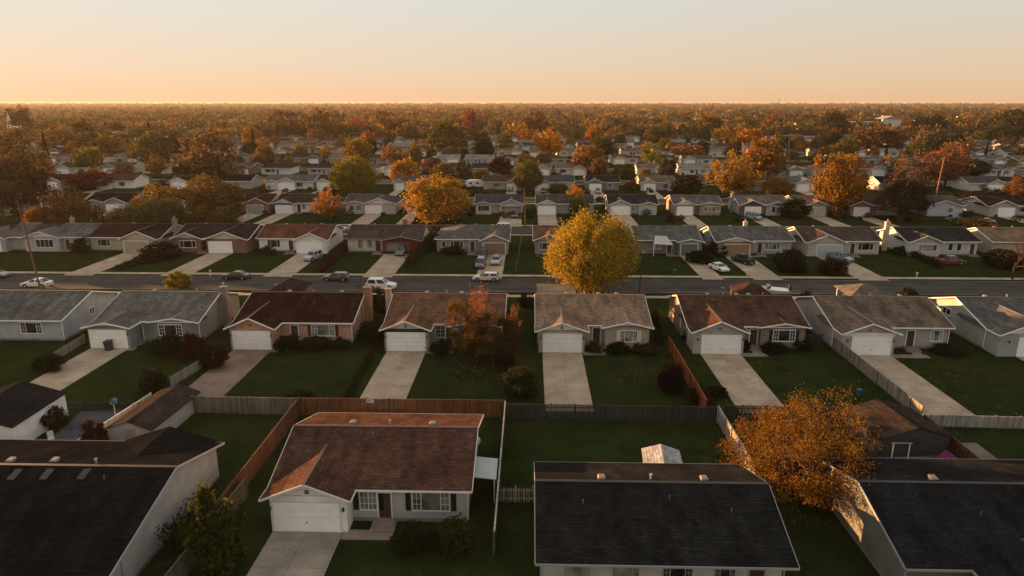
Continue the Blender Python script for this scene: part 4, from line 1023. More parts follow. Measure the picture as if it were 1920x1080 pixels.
def plant_at(kind, u, vb, wpx, vt, col, label, cat, group=None, lod=None, seed=0, **k):
    x, y = GP(u, vb); zc = y*cp+CAMH*sp_
    w = wpx*zc/FPX*(1.0 if kind in ('shrub', 'upright') else 1.02); h = max(.5, ZV(vt, y))
    if lod is None: lod = 0 if y < 130 else 1 if y < 260 else 2
    return plant(kind, x, y, w, h, col, label, cat, group, lod, seed, **k)
for i, a in enumerate(SH): plant_at(*a, 'bush', seed=i % 4, name='shrub', group='garden shrubs')
hedge((-24.6, 40), (-24.3, 45.5), 1.6, 2.2, 'dark', 'tall dark hedge against the pale grey gable end', 8)
plant('shrub', 55.7, 98.4, 3.8, 4.6, 'dark', 'dark bush added to block sun from the pale green gable end', 'bush', 'garden shrubs', 0, 1)  # bush added in the gap so less sun reaches the gable wall
hedge(GP(766, 505), GP(822, 442), 1.5, 2.3, (.035, .036, .014), 'long dark green hedge beside the grey hipped house lawn', 1)
hedge(GP(600, 512), GP(668, 455), 1.4, 1.8, (.06, .024, .016), 'reddish brown hedge beside the dark red house lawn', 2)
hedge(GP(222, 508), GP(300, 478), 1.2, 1.1, (.05, .036, .024), 'low brown hedge beside the twin gabled house lawn', 3)
hedge(GP(1765, 505), GP(1668, 462), 1.3, 1.2, 'dark', 'low dark hedge sloping down past the white gable end', 4)
hedge(GP(650, 748), GP(712, 640), .9, .35, (.03, .03, .014), 'thin weedy hedge strip between the two brown drives', 5, 120)
hedge(GP(945, 700), GP(955, 600), 2.0, 1.6, 'dark', 'dark hedge left of the tan roofed house', 6)
hedge(GP(1236, 650), GP(1226, 590), .9, .9, 'dark', 'dark hedge right of the tan roofed house', 7)

# ------------------------------------------------------------------ trees beyond the road, seen one by one
TR = [('shoot', 665, 367, 94, 297, (.19, .15, .022), 'round yellow green tree behind the stepped white gables'),
 ('round', 822, 420, 126, 328, (.34, .185, .025), 'large bright orange tree left of the grey hipped house'),
 ('spread', 1033, 300, 58, 243, (.40, .18, .022), 'bright gold orange tree with visible trunk in the middle distance'),
 ('spread', 1372, 376, 98, 288, (.27, .145, .025), 'big amber orange tree above the pale roofed house'),
 ('oval', 1570, 402, 106, 291, (.23, .115, .02), 'big gold brown tree beside the cream garage'),
 ('round', 1428, 335, 84, 258, (.22, .105, .02), 'tall amber tree right behind the big amber orange tree'),
 ('spread', 318, 418, 110, 345, (.19, .115, .025), 'orange brown tree left of its darker neighbour over the fourth row'),
 ('round', 412, 420, 102, 335, (.15, .09, .026), 'brown orange tree above the twin gabled house'),
 ('spread', 617, 414, 58, 358, (.30, .125, .025), 'small red orange tree beside the stepped white gables'),
 ('oval', 395, 352, 80, 310, (.04, .036, .016), 'dark olive round tree above the brown orange tree'),
 ('spread', 392, 336, 116, 246, (.13, .075, .03), 'wide brown tree with fine branches left of the dark conifer'),
 ('round', 287, 310, 76, 249, (.13, .10, .028), 'olive green round tree amid brown trees'),
 ('oval', 170, 325, 62, 275, (.16, .13, .03), 'yellow olive tree among the far brown roofs'),
 ('conifer', 478, 300, 26, 238, 'dark', 'tall narrow dark conifer'),
 ('conifer', 284, 275, 40, 229, 'dark', 'short broad dark conifer above the olive tree'),
 ('conifer', 92, 320, 38, 247, (.03, .026, .014), 'dark brownish conifer near the church spire'),
 ('round', 836, 292, 70, 230, (.10, .085, .02), 'big olive topped dark tree in the far centre'),
 ('oval', 672, 312, 60, 257, (.20, .13, .02), 'dark gold tree behind the round yellow green tree'),
 ('oval', 779, 325, 34, 270, (.13, .10, .022), 'narrow olive tree left of the pinkish tree'),
 ('round', 990, 362, 50, 300, (.10, .09, .022), 'olive green tree behind the brown pole'),
 ('round', 1103, 326, 72, 272, (.20, .10, .025), 'round rust tree right of the bright gold orange tree'),
 ('oval', 940, 330, 48, 295, 'maroon', 'dark maroon tree in the middle of the far roofs'),
 ('spread', 735, 310, 46, 270, (.24, .12, .035), 'small amber tree behind the stepped white gables'),
 ('spread', 812, 330, 50, 293, (.12, .06, .04), 'pinkish brown tree in the far roofs'),
 ('spread', 800, 290, 54, 262, (.20, .10, .03), 'light rust tree below the big olive topped tree'),
 ('oval', 1250, 345, 40, 295, (.05, .05, .018), 'dark green tree left of the rust roofed shed'),
 ('round', 1170, 335, 44, 310, (.09, .07, .02), 'olive brown tree above the black roofed jeep house'),
 ('spread', 1290, 300, 70, 270, (.22, .10, .03), 'rust tree above the big amber orange tree'),
 ('round', 1328, 262, 50, 218, (.12, .075, .02), 'tall dark rust tree beyond the sunlit gables'),
 ('spread', 1282, 258, 32, 232, (.28, .13, .025), 'small orange tree beside the sunlit gables'),
 ('spread', 1372, 275, 60, 238, (.22, .115, .025), 'amber tree right of the sunlit gables'),
 ('spread', 1208, 262, 72, 235, (.12, .09, .025), 'dark olive round tree in the far right centre'),
 ('spread', 1692, 400, 80, 298, (.13, .075, .05), 'bare pinkish brown tree right of the big gold brown tree'),
 ('spread', 1770, 352, 86, 270, (.20, .09, .035), 'rust twiggy tree behind the leaning pole'),
 ('bare', 1712, 320, 60, 238, (.18, .10, .045), 'tall pale bare tree with upright branches'),
 ('round', 1640, 290, 96, 238, (.10, .06, .025), 'wide brown tree beyond the gold brown tree'),
 ('spread', 1690, 412, 100, 335, (.03, .026, .016), 'wide nearly black tree before the bare pinkish tree'),
 ('round', 1850, 392, 84, 352, (.03, .024, .018), 'dark low tree before the tan roof at the right'),
 ('bare', 1898, 524, 90, 425, (.13, .06, .025), 'thin street tree with sparse rust leaves by the right pavement'),
 ('oval', 1905, 395, 66, 330, (.14, .07, .025), 'rust brown tree cut by the photo edge'),
 ('round', 1820, 330, 74, 296, (.035, .035, .016), 'dark green tree above the grey garage house'),
 ('round', 1890, 262, 96, 208, (.06, .05, .02), 'broad dark green tree near the far right horizon'),
 ('spread', 22, 350, 130, 246, (.12, .08, .035), 'hazy brown tree mass cut by the photo edge'),
 ('round', 30, 400, 120, 290, (.08, .06, .028), 'big dim brown tree above the white garage at the photo edge'),
 ('oval', 42, 255, 54, 202, (.10, .065, .03), 'brown tree near the horizon above the church spire'),
 ('spread', 150, 290, 110, 222, (.12, .08, .035), 'wide hazy brown tree left of the olive green tree'),
 ('round', 168, 355, 80, 322, (.13, .03, .026), 'maroon red tree beside the steep white gable'),
 ('spread', 225, 345, 60, 318, (.07, .03, .02), 'small dark red tree right of the steep white gable'),
 ('round', 345, 338, 40, 310, (.05, .05, .02), 'dark green bushy tree left of the olive round tree'),
 ('spread', 545, 262, 84, 205, (.15, .085, .03), 'tall brown tree with dark trunk beyond the low white roofs'),
 ('spread', 610, 265, 74, 203, (.18, .095, .03), 'forked amber brown tree beyond the low white roofs'),
 ('round', 592, 262, 36, 234, 'dark', 'dark green round tree between two forked brown trees'),
 ('spread', 672, 258, 56, 218, (.26, .09, .025), 'orange red tree in the far left centre'),
 ('round', 742, 262, 40, 232, (.09, .025, .02), 'dark crimson tree in the far left centre'),
 ('spread', 722, 250, 50, 206, (.17, .09, .03), 'brown forked tree above the dark crimson tree'),
 ('oval', 882, 258, 34, 206, (.20, .055, .025), 'tall brick red tree in the far centre'),
 ('spread', 1000, 262, 60, 206, (.17, .085, .03), 'wide rust brown tree left above the bright gold tree'),
 ('conifer', 935, 268, 16, 236, 'dark', 'tiny dark pointed tree left of the bright gold tree'),
 ('conifer', 1113, 268, 14, 241, 'dark', 'small black conifer right of the bright gold tree'),
 ('spread', 1222, 318, 44, 266, (.20, .18, .03), 'yellow green small tree among the far roofs'),
 ('round', 1560, 258, 60, 208, (.04, .04, .018), 'dark green tree left of the big white building'),
 ('spread', 1600, 250, 50, 222, (.15, .085, .025), 'rust tree before the big white building'),
 ('round', 1490, 282, 44, 258, (.10, .05, .02), 'brown tree beside the red roofed house'),
 ('spread', 1450, 245, 50, 212, (.22, .095, .025), 'orange brown tree in the far right centre'),
 ('round', 1740, 262, 60, 214, (.05, .045, .018), 'dark tree right of the big white building'),
 ('oval', 1545, 330, 0, 0, None, None)]
NTREE = 0
BARK2 = (.045, .03, .022)
for i, a in enumerate(TR):
    if a[2] and a[5]: plant_at(*a, 'tree', seed=10+i % 5 if a[1] else 0, bark=BARK2); NTREE += 1

# random trees between the rows
cols_l = ['brown', 'olive', 'rust', 'tan', 'olive', 'amber', 'green', 'brown']; cols_c = ['orange', 'rust', 'amber', 'brown', 'olive', 'dark', 'green', 'gold', 'brown', 'olive', 'tan']; cols_r = ['rust', 'brown', 'dark', 'green', 'amber', 'brown', 'olive', 'dark']
cname = {'brown': 'brown', 'olive': 'olive', 'rust': 'rust', 'tan': 'pale brown', 'amber': 'amber', 'green': 'dark green', 'orange': 'orange', 'maroon': 'maroon', 'gold': 'gold', 'dark': 'blackish green', 'red': 'red', 'lime': 'lime'}
named = [(t.location.x, t.location.y, t.scale.x*6) for t in C.objects if t.get('category') == 'tree']
bands = [(158, 163, 14), (206, 214, 10), (262, 272, 16)]+[(300+52.5*r+13, 300+52.5*r+32, 22+3*r) for r in range(5)]
bands += [(300+52.5*r-14, 300+52.5*r-3, 8+2*r) for r in range(6)]
cand = []
for bi, (ya, yb, n) in enumerate(bands):
    tries = 0
    k = 0
    while k < n and tries < 900:
        tries += 1
        y = rnd.uniform(ya, yb); x = PX(rnd.uniform(-40, 1960), y)
        u, v = UV(x, y)
        if y < 280 and 460 < u < 1480 and rnd.random() < .6: continue
        if any((x-a)**2+(y-b)**2 < (rr_*.9+3)**2 for a, b, rr_ in named): continue
        if bi == 0 and u > 470: continue
        named.append((x, y, 3.5)); k += 1
        cand.append((bi, x, y, u))
grp = {}
for c in cand: grp.setdefault(c[0], []).append(c)
for bi, L in grp.items():
    L.sort(key=lambda c: c[3])
    for i, (_, x, y, u) in enumerate(L):
        cl = rnd.choice(cols_l if u < 560 else cols_c if u < 1420 else cols_r)
        kind = rnd.choice(['round', 'spread', 'oval', 'round', 'spread', 'spread', 'bare' if y > 250 else 'oval', 'conifer' if rnd.random() < .3 else 'round'])
        if kind == 'conifer': cl = rnd.choice(['dark', 'green'])
        h = rnd.uniform(5, 9.5) if y < 350 else rnd.uniform(6, 14); w = h*(rnd.uniform(.85, 1.45) if kind != 'conifer' else .45)
        cc = tuple(v*rnd.uniform(.8, 1.2) for v in COL[cl])
        row = 4+bi if bi < 8 else bi-2
        place = f'behind the {ordinal(row)} row of houses' if bi < 8 else f'in the front gardens of the {ordinal(row)} row'
        kn = {'round': 'round', 'spread': 'open crowned', 'oval': 'upright', 'bare': 'bare', 'conifer': 'conical'}[kind]
        plant(kind, x, y, w, h, cc, f'{kn} {cname[cl]} tree, {ordinal(i+1)} from left {place}', 'tree', 'trees among the far houses', 1 if y < 260 else 2, 10+rnd.randrange(5), bark=BARK2); NTREE += 1

# shrubs in the farther gardens (one mass nobody would count)
rs = np.random.default_rng(5)
P, Tn = [], []
for bi in range(1400):
    y = rs.uniform(150, 600); x = PX(rs.uniform(-20, 1940), y); s = rs.uniform(.7, 2.2)
    r = (y-191) % 52.5
    if y < 176 or 30 < r < 40: continue
    if any(abs(y-hy) < 1 and hx0 < x < hx1 for hy, hx0, hx1, _ in HX): continue
    n = int(110*(200/y)**.7)+12; c = np.array([x, y, s*.45]); d = rs.normal(size=(n, 3)); d /= np.linalg.norm(d, axis=1)[:, None]
    P.append(c+d*np.array([s*.75, s*.6, s*.5])*rs.uniform(.5, 1.1, n)[:, None]); t = np.array(COL[rs.choice(['dark', 'green', 'dark', 'brown', 'maroon', 'olive', 'rust'])])*rs.uniform(.6, 1)
    Tn.append(np.tile(t, (n, 1)))
P = np.concatenate(P); Tn = np.concatenate(Tn); P[:, 2] = np.maximum(P[:, 2], .05)
o = bpy.data.objects.new('shrubbery', leaf_mesh('shrubbery', P, .5, .3, rs, .2, 'leaf_far', Tn)); C.objects.link(o); o['kind'] = 'stuff'; tag(o, 'low shrubbery scattered through the farther gardens', 'shrubbery')

# ------------------------------------------------------------------ the far-off wooded suburb
rs = np.random.default_rng(11)
P, Tn, LL = [], [], []
pal = {k: np.array(COL[k]) for k in COL}
N = 9500
for i in range(N):
    d = math.exp(rs.uniform(math.log(560), math.log(7500))) if rs.random() < .45 else rs.uniform(560, 7800)
    if d < 1000 and rs.random() < .3: continue
    u = rs.uniform(-120, 2040); x = PX(u, d); Hh = rs.uniform(6, 15.5); Rr = Hh*rs.uniform(.42, .9)*(1 if d < 2000 else 1.5 if d < 4000 else 2.2)
    n = 110 if d < 900 else 60 if d < 1600 else 28 if d < 3000 else 12
    dd = rs.normal(size=(n, 3)); dd /= np.linalg.norm(dd, axis=1)[:, None]; dd[:, 2] = np.abs(dd[:, 2])*1.15-.25
    lum = 1+.25*np.sin(dd@rs.normal(size=3)*3+rs.uniform(0, 6))
    P.append(np.array([x, d, Hh*.5+max(0, d-4200)*.0029])+dd*lum[:, None]*np.array([Rr, Rr, Hh*.48])*rs.uniform(.55, 1.05, n)[:, None])
    cs = cols_l if u < 560 else cols_c if u < 1420 else cols_r
    t = pal[cs[rs.integers(len(cs))]]*rs.uniform(.65, 1.2); t = t*.65+pal['brown']*.3
    Tn.append(np.tile(t, (n, 1))); LL.append(np.full(n, Rr*(.34 if d < 900 else .46 if d < 1600 else .62 if d < 3000 else .9)))
P = np.concatenate(P); Tn = np.concatenate(Tn); LL = np.concatenate(LL); P[:, 2] = np.maximum(P[:, 2], .3)
o = bpy.data.objects.new('far_woods', leaf_mesh('far_woods', P, LL, LL*.75, rs, .1, 'leaf_far', Tn)); C.objects.link(o); o['kind'] = 'stuff'; tag(o, 'autumn coloured woods covering the land to the horizon', 'woods')
# roofs that show between those trees
mb = MB(); mr = MB()
for i in range(460):
    d = rs.uniform(610, 1900); x = PX(rs.uniform(-20, 1940), d); w, e = rs.uniform(11, 15), 6.0
    mb.prism([(x, d-e, 0), (x, d-e, 2.9), (x, d, 5.0), (x, d+e, 2.9), (x, d+e, 0)], (w, 0, 0))
    mr.prism([(x-.5, d-e-.7, 2.85), (x-.5, d, 5.1), (x-.5, d+e+.7, 2.85), (x-.5, d+e+.7, 3.05), (x-.5, d, 5.3), (x-.5, d-e-.7, 3.05)], (w+1, 0, 0))
a = mb.build('far_houses', M['siding'], None, (.58, .54, .49)); a['kind'] = 'stuff'; tag(a, 'pale walls of distant houses showing between far trees', 'houses')
b = mr.build('far_roofs', M['shingle'], None, (.13, .11, .1)); b['kind'] = 'stuff'; tag(b, 'roofs of distant houses showing between far trees', 'roofs')
# ------------------------------------------------------------------ cars
BLK, SIL, WHT = (.012, .012, .014), (.32, .33, .34), (.62, .62, .61)
CB = R(-90)
def car_at(kind, u, v, rz, col, label, scale=1., dz=0.):
    x, y = GP(u, v); return car(kind, x, y, rz, col, label, scale, z=dz)
yk = 117.2
car('sedan', PX(443, yk), yk, R(180), BLK, 'black sedan parked on the road before the red brown roofed house')
car('wagon', PX(630, yk-.6), yk-.6, R(180), (.015, .03, .028), 'dark green hatchback parked on the road before the dark red house')
car('wagon', PX(911, yk), yk, R(180), (.5, .5, .49), 'white estate car parked across the end of the three car drive')
car('suv', PX(716, 110.9), 110.9, R(0), WHT, 'white car at the kerb behind the beige brick house chimney', 1.08)
car('wagon', PX(-8, yk), yk, 0, (.16, .17, .18), 'grey car at the kerb cut by the photo edge')
car('sedan', PX(70, 110.9), 110.9, R(180), WHT, 'white sedan at the kerb behind the pale blue house', 1.05)
car_at('suv', 587, 487, R(-108), SIL, 'silver car on the drive of the red brown roofed house')
car_at('suv', 901, 501, R(-92), (.06, .075, .1), 'dark blue and silver car at the lower end of the three car drive')
car_at('van', 905, 484, R(-90), (.035, .04, .045), 'dark van behind two cars on the three car drive')
car_at('wagon', 930, 494, R(-92), SIL, 'silver car beside the dark van on the three car drive')
car_at('sedan', 1348, 507, R(-70), WHT, 'white sedan parked on the lawn of the house with the tan garage')
car_at('pickup', 1392, 493, R(112), (.012, .012, .016), 'black pickup truck on the tan garage drive')
car_at('pickup', 1574, 489, R(-60), (.13, .16, .19), 'blue grey pickup on the drive of the pale blue garage')
car_at('pickup', 1780, 496, R(8), (.16, .02, .025), 'dark red pickup before the white gable end house')
car_at('suv', 752, 477, R(-90), (.2, .2, .21), 'grey car inside the open red garage')
ys = 165
car('sedan', PX(92, 164.5), 164.5, R(180), WHT, 'white sedan on the second road above the white gabled house')
car('sedan', PX(662, 165.5), 165.5, R(20), WHT, 'white car on the second road behind the dark red house')
car('van', PX(939, 166), 166, R(180), WHT, 'white van on the second road behind the grey hipped house')
car('sedan', PX(205, 180), 178, R(-140), (.03, .04, .05), 'dark car on the drive of the cream garage')
car('sedan', PX(965, 187), 186.5, R(-90), (.1, .1, .11), 'grey car before the open garage of the black grey roofed house')
car('van', PX(1413, 184), 184.5, R(-60), (.2, .25, .3), 'pale blue van before the dark garage gable')
car('sedan', PX(1152, 176), 177, R(-60), (.05, .09, .22), 'blue car on the drive above the big yellow tree')
car('pickup', PX(1019, 240), 239, R(-90), (.025, .04, .05), 'dark blue truck before the cream gabled slate house')
car('suv', PX(1121, 239), 239, R(-90), (.2, .22, .24), 'grey jeep on the drive of the black roofed house')
car('pickup', PX(597, 262), 262, R(200), WHT, 'white truck behind the twin garage house')
car('sedan', PX(1790, 183), 183, R(170), (.02, .02, .022), 'black car among the dark bushes of the low grey gable house')
car('sedan', PX(1846, 180), 180, R(180), (.3, .32, .34), 'grey car at the photo edge above the tan roofed house')
# ------------------------------------------------------------------ caravan, boats
x, y = GP(890, 352); T = thing('caravan', 'white rounded caravan parked beside the brown roofed house', 'caravan', (x, y, 0), R(10))
q = MB(); prof = [(-3.4, .5), (3.0, .5), (3.5, 1.2), (3.3, 2.2), (2.3, 2.9), (-1.5, 3.0), (-2.9, 2.6), (-3.6, 1.4)]
q.prism([(a, -1.15, b) for a, b in prof], (0, 2.3, 0)); q.build('body', M['car'], T, (.66, .66, .65))
for a in (-1.6, .9):
    q = MB(); q.box(a-.5, a+.5, -1.19, -1.152, 1.5, 2.15); q.build('window', M['glass'], T, (1, 1, 1))
for s in (-1, 1):
    q = MB(); q.lathe([(0, -.12), (.36, -.12), (.36, .12), (0, .12)], 14, (0, s*1.0, .36), 'y'); q.build('wheel', M['rubber'], T, (.02, .02, .02))
def boat(label, x, y, rz, s, z=.7):
    T = thing('motor_boat', label, 'boat', (x, y, 0), rz); T.scale = (s, s, s)
    mb = MB(); st = [(-2.6, .95, .35), (-1, 1.05, .3), (.8, 1.0, .32), (2.0, .6, .5), (2.9, .05, .8)]
    for xx, w, b in st: mb.v += [(xx, -w, z+.75+.06*xx), (xx, -w*.8, z+b*.6), (xx, 0, z+b*.25), (xx, w*.8, z+b*.6), (xx, w, z+.75+.06*xx)]
    for k in range(4):
        for j in range(4): mb.f.append((k*5+j, k*5+j+1, k*5+6+j, k*5+5+j))
        mb.f.append((k*5+4, k*5, k*5+5, k*5+9))
    mb.f.append((0, 1, 2, 3, 4)); mb.build('hull', M['car'], T, (.62, .63, .63))
    q = MB(); q.prism([(.1, -.7, z+.75), (.55, -.7, z+.78), (.2, -.6, z+1.25), (-.1, -.6, z+1.25)], (0, 1.35, 0)); q.build('windscreen', M['glass'], T, (1, 1, 1))
    q = MB(); q.box(-2.95, -2.6, -.2, .2, z+.5, z+1.3); q.build('outboard_motor', M['paint'], T, (.03, .03, .03))
    q = MB(); q.box(-2.4, 2.6, -.06, .06, z-.1, z+.02)
    for s_ in (-1, 1): q.box(-1.1, -.8, s_*.85-.1, s_*.85+.1, 0, .6); q.bar((-.95, 0, z-.05), (-.95, s_*.85, .35), .08, .08)
    q.build('trailer', M['metal'], T, (.12, .12, .12))
boat('white motor boat on its trailer by the road behind the brown roofed house', PX(1440, 106.2), 106.2, R(175), 1.15, .9)
boat('small white boat on the second road above the cream house', PX(178, 165), 165, R(160), .9)
# ------------------------------------------------------------------ poles
def pole(label, x, y, h, r=.14, lean=(0, 0), arm=True, name='utility_pole', col=(.13, .085, .055), light=False):
    T = thing(name, label, 'pole', (x, y, 0)); a = (lean[0], lean[1], h)
    q = MB(); q.tube([(0, 0, -.3), (lean[0]*.5, lean[1]*.5, h*.5), a], [r*1.25, r*1.05, r*.8], 9); q.build('shaft', M['bark'] if not light else M['metal'], T, col)
    if arm:
        q = MB(); q.box(a[0]-1.1, a[0]+1.1, -.06, .06, h-.7, h-.56); q.build('crossarm', M['bark'], T, col)
        for k in (-1, -.45, .45, 1):
            q = MB(); q.lathe([(.02, 0), (.06, .05), (.05, .18), (0, .2)], 7, (a[0]+k, 0, h-.56)); q.build('insulator', M['lamp'], T, (.25, .27, .25))
    if light:
        q = MB(); q.tube([(0, 0, h-.1), (0, -.8, h+.15), (0, -1.6, h+.2)], [.05, .045, .04], 6); q.build('arm', M['metal'], T, col)
        q = MB(); q.box(-.14, .14, -2.1, -1.5, h+.12, h+.24); q.build('lamp_head', M['metal'], T, (.3, .3, .3))
pole('tall leaning wooden pole beside the white sedan left of the white gabled house', PX(76, 109.0), 109.0, 15.0, .13, (-1.1, 0), False)
pole('brown wooden pole with short arms beside the open garage', PX(985, 172.5), 172.5, 9.8, .17, (-.3, 0), False, col=(.17, .09, .055))
pole('thin brown pole leaning in the weeds left of the big yellow tree', PX(967, 124), 124, 7.2, .1, (1.2, 0), False)
pole('tall sunlit wooden pole leaning right beyond the black roofed house', PX(1750, 208), 208, 15., .2, (.9, 0), True, col=(.26, .13, .07))
pole('dark street lamp post right of the big yellow tree', PX(1199, 109.2), 109.2, 7.2, .07, (0, 0), False, 'street_lamp', (.04, .03, .025), True)
pole('pale double stemmed post beside the yellow tree trunk', PX(1144, 109), 109, 3.6, .12, (0, 0), False, 'post', (.2, .19, .17))
pole('thin pole below the dark conifer', PX(477, 262), 262, 11, .14, (0, 0), True)
pole('far wooden pole left of the amber tree', PX(1476, 360), 360, 15, .18, (0, 0), True)
pole('far wooden pole beyond the bright gold tree', PX(1072, 520), 520, 17, .2, (0, 0), True)
pole('thin dark pole far beyond the sunlit gables', PX(1386, 560), 560, 15, .18, (0, 0), True)
x, y = PX(1450, 400), 400; pole('distant thin radio mast on the horizon', x, y, 33.0, .13, (0, 0), False, 'radio_mast', (.1, .08, .07), False)
# wires on the tall poles (thin, sagging)
def wire(label, a, b, sag=.6):
    q = MB(); n = 14; pts = [tuple(Vector(a).lerp(Vector(b), k/n)-Vector((0, 0, 4*sag*(k/n)*(1-k/n)))) for k in range(n+1)]
    q.tube(pts, [.015]*(n+1), 4); tag(q.build('power_line', M['rubber'], None, (.02, .02, .02)), label, 'wire')
wire('thin black wire from the brown pole past the big yellow tree', (PX(985, 172.5)-.3, 172.5, 9.3), (PX(1199, 109.2), 109.2, 7.3))
# ------------------------------------------------------------------ small things in the gardens
def wheelie(label, x, y, col, rz=0, s=1.):
    T = thing('wheeled_bin', label, 'bin', (x, y, 0), rz); T.scale = (s, s, s)
    q = MB(); q.v = [(-.25, -.27, .05), (.25, -.27, .05), (.25, .27, .05), (-.25, .27, .05), (-.3, -.36, 1.0), (.3, -.36, 1.0), (.3, .36, 1.0), (-.3, .36, 1.0)]; q.f = [(3, 2, 1, 0), (4, 5, 6, 7), (0, 1, 5, 4), (1, 2, 6, 5), (2, 3, 7, 6), (3, 0, 4, 7)]; q.build('body', M['paint'], T, col)
    q = MB(); q.prism([(-.33, -.4, 1.0), (.33, -.4, 1.0), (.33, .42, 1.0), (-.33, .42, 1.0)], (0, 0, .08)); q.build('lid', M['paint'], T, tuple(c*.8 for c in col))
    for sx_ in (-1, 1):
        q = MB(); q.box(sx_*.27-.03, sx_*.27+.03, .2, .4, 0, .2); q.build('wheel', M['rubber'], T, (.02, .02, .02))
x, y = GP(208, 655); wheelie('dark wheeled bin before the white garage door of the sage house', x, y-.4, (.03, .035, .035), 0, 1.2)
x, y = GP(1610, 742); wheelie('small blue bin on the lawn beside the long tan side fence', x, y, (.03, .09, .12), .3, .7)
x, y = GP(1265, 515); wheelie('blue bin on the lawn beside the sidewalk across the road', x, y, (.03, .06, .14), 0, .9)
x, y = GP(1843, 620); wheelie('dark blue bin against the pale green gable end', x, y, (.03, .045, .06), R(90), 1.5)
# patio with a blue topped stand
p = [GP(80, 838), GP(190, 838), GP(232, 768), GP(150, 772)]
q = MB(); q.prism([(a, b, -.05) for a, b in p], (0, 0, .09)); struct(q.build('patio', M['asphalt'], None, (.06, .065, .075)))
x, y = GP(217, 782); T = thing('bird_feeder', 'blue topped bird feeder on a white post in the dark patio', 'bird feeder', (x, y, 0))
q = MB(); q.tube([(0, 0, 0), (0, 0, 1.5)], [.04, .035], 7); q.build('post', M['paint'], T, WW)
q = MB(); q.box(-.3, .3, -.22, .22, 1.5, 1.56); q.prism([(-.36, -.26, 1.8), (.36, -.26, 1.8), (0, -.26, 2.05)], (0, .52, 0)); q.box(-.25, .25, -.02, .02, 1.56, 1.8); q.build('roof', M['paint'], T, (.05, .12, .24))
# garden chairs on the patio
def garden_chair(label, x, y, rz, col):
    T = thing('garden_chair', label, 'chair', (x, y, 0), rz, 'patio chairs')
    q = MB(); q.box(-.25, .25, -.25, .25, .42, .47); q.build('seat', M['paint'], T, col)
    q = MB(); q.prism([(-.25, .22, .47), (.25, .22, .47), (.23, .36, 1.0), (-.23, .36, 1.0)], (0, .04, 0)); q.build('backrest', M['paint'], T, col)
    for i in (-.22, .22):
        for j in (-.22, .22):
            q = MB(); q.tube([(i, j, 0), (i, j, .43)], [.02, .02], 5); q.build('leg', M['paint'], T, col)
x, y = GP(97, 830); garden_chair('white garden chair on the dark patio near the black roof', x, y, .6, (.5, .5, .5))
x, y = GP(94, 818); garden_chair('grey garden chair behind the white one on the dark patio', x, y, 2.4, (.25, .26, .27))
# patio roof and dish of the close house
T = thing('patio_cover', 'pale flat patio cover beside the large brown bungalow', 'patio cover', (-4.5, 48.2, 0))
xa = A2.location.x+0; xe = HX[0][2]
T.location = (xe+.05, 47.4, 0); wd = xw-xe-.25
q = MB(); q.prism([(0, 0, 2.3), (wd, 0, 2.1), (wd, 0, 2.16), (0, 0, 2.36)], (0, 3.2, 0)); q.build('roof', M['metal'], T, (.36, .4, .42))
for j in (.15, 3.0):
    q = MB(); q.tube([(wd-.15, j, 0), (wd-.15, j, 2.1)], [.05, .05], 6); q.build('post', M['metal'], T, WW)
T = thing('satellite_dish', 'grey satellite dish on the gable end of the large brown bungalow', 'dish', (xe+.5, 49.6, 4.1), R(40))
q = MB(); q.lathe([(0, 0), (.18, .03), (.34, .1), (.45, .2), (.44, .2), (.33, .12), (0, .03)], 18, (0, 0, 0), 'y'); q.build('reflector', M['metal'], T, (.3, .31, .3), True)
q = MB(); q.tube([(0, 0, -.1), (-.2, -.3, -.2), (-.45, -.45, -.7)], [.03, .03, .03], 6); q.build('mount', M['metal'], T, (.15, .15, .15))
q = MB(); q.tube([(0, .05, -.4), (0, .5, -.1)], [.02, .02], 5); q.box(-.05, .05, .48, .6, -.14, -.02); q.build('receiver_arm', M['metal'], T, (.12, .12, .12))
# notice plate on the red fence
x = PX(694, 62.5, 1.7); T = thing('sign', 'small white notice plate on the reddish brown fence', 'sign', (x, 62.52, 0))
q = MB(); q.box(-.38, .38, -.05, -.02, 1.52, 1.92); q.build('plate', M['paint'], T, (.5, .5, .5))
q = MB()
for k in range(3): q.box(-.3, .3-.1*k, -.058, -.051, 1.83-.1*k, 1.87-.1*k)
q.build('lettering', M['paint'], T, (.06, .06, .08))
# play things on the yard behind the close tree
x, y = GP(1782, 868, .3); T = thing('toy_tent', 'crumpled pink and purple play tent on the yard behind the slate roof', 'play tent', (x, y+.6, 0), .4)
q = MB(); q.v = [(-1.0, -.6, 0), (1.0, -.5, 0), (1.1, .6, 0), (-.8, .7, 0), (-.3, 0, 1.3), (.4, .1, .9)]; q.f = [(0, 1, 5, 4), (1, 2, 5), (2, 3, 4, 5), (3, 0, 4)]; q.build('cloth', M['paint'], T, (.2, .04, .16))
q = MB(); q.prism([(-.75, -.56, .12), (-.2, -.52, .12), (-.32, -.28, .75)], (0, -.06, .02)); q.build('door_flap', M['paint'], T, (.4, .16, .36))
sheet('yard_gravel', PX(1660, 57), PX(1850, 57), 52, 58.5, .008, 'concrete', (.17, .15, .125))
x, y = GP(1670, 868); T = thing('swing_frame', 'white post frame standing behind the slate roof ridge', 'frame', (x, y, 0))
for i in (0, 1.4):
    q = MB(); q.tube([(i, 0, 0), (i, 0, 1.9)], [.05, .05], 6); q.build('post', M['paint'], T, WW)
q = MB(); q.tube([(-.2, 0, 1.92), (1.6, 0, 1.92)], [.045, .045], 6); q.build('beam', M['paint'], T, (.3, .28, .25))
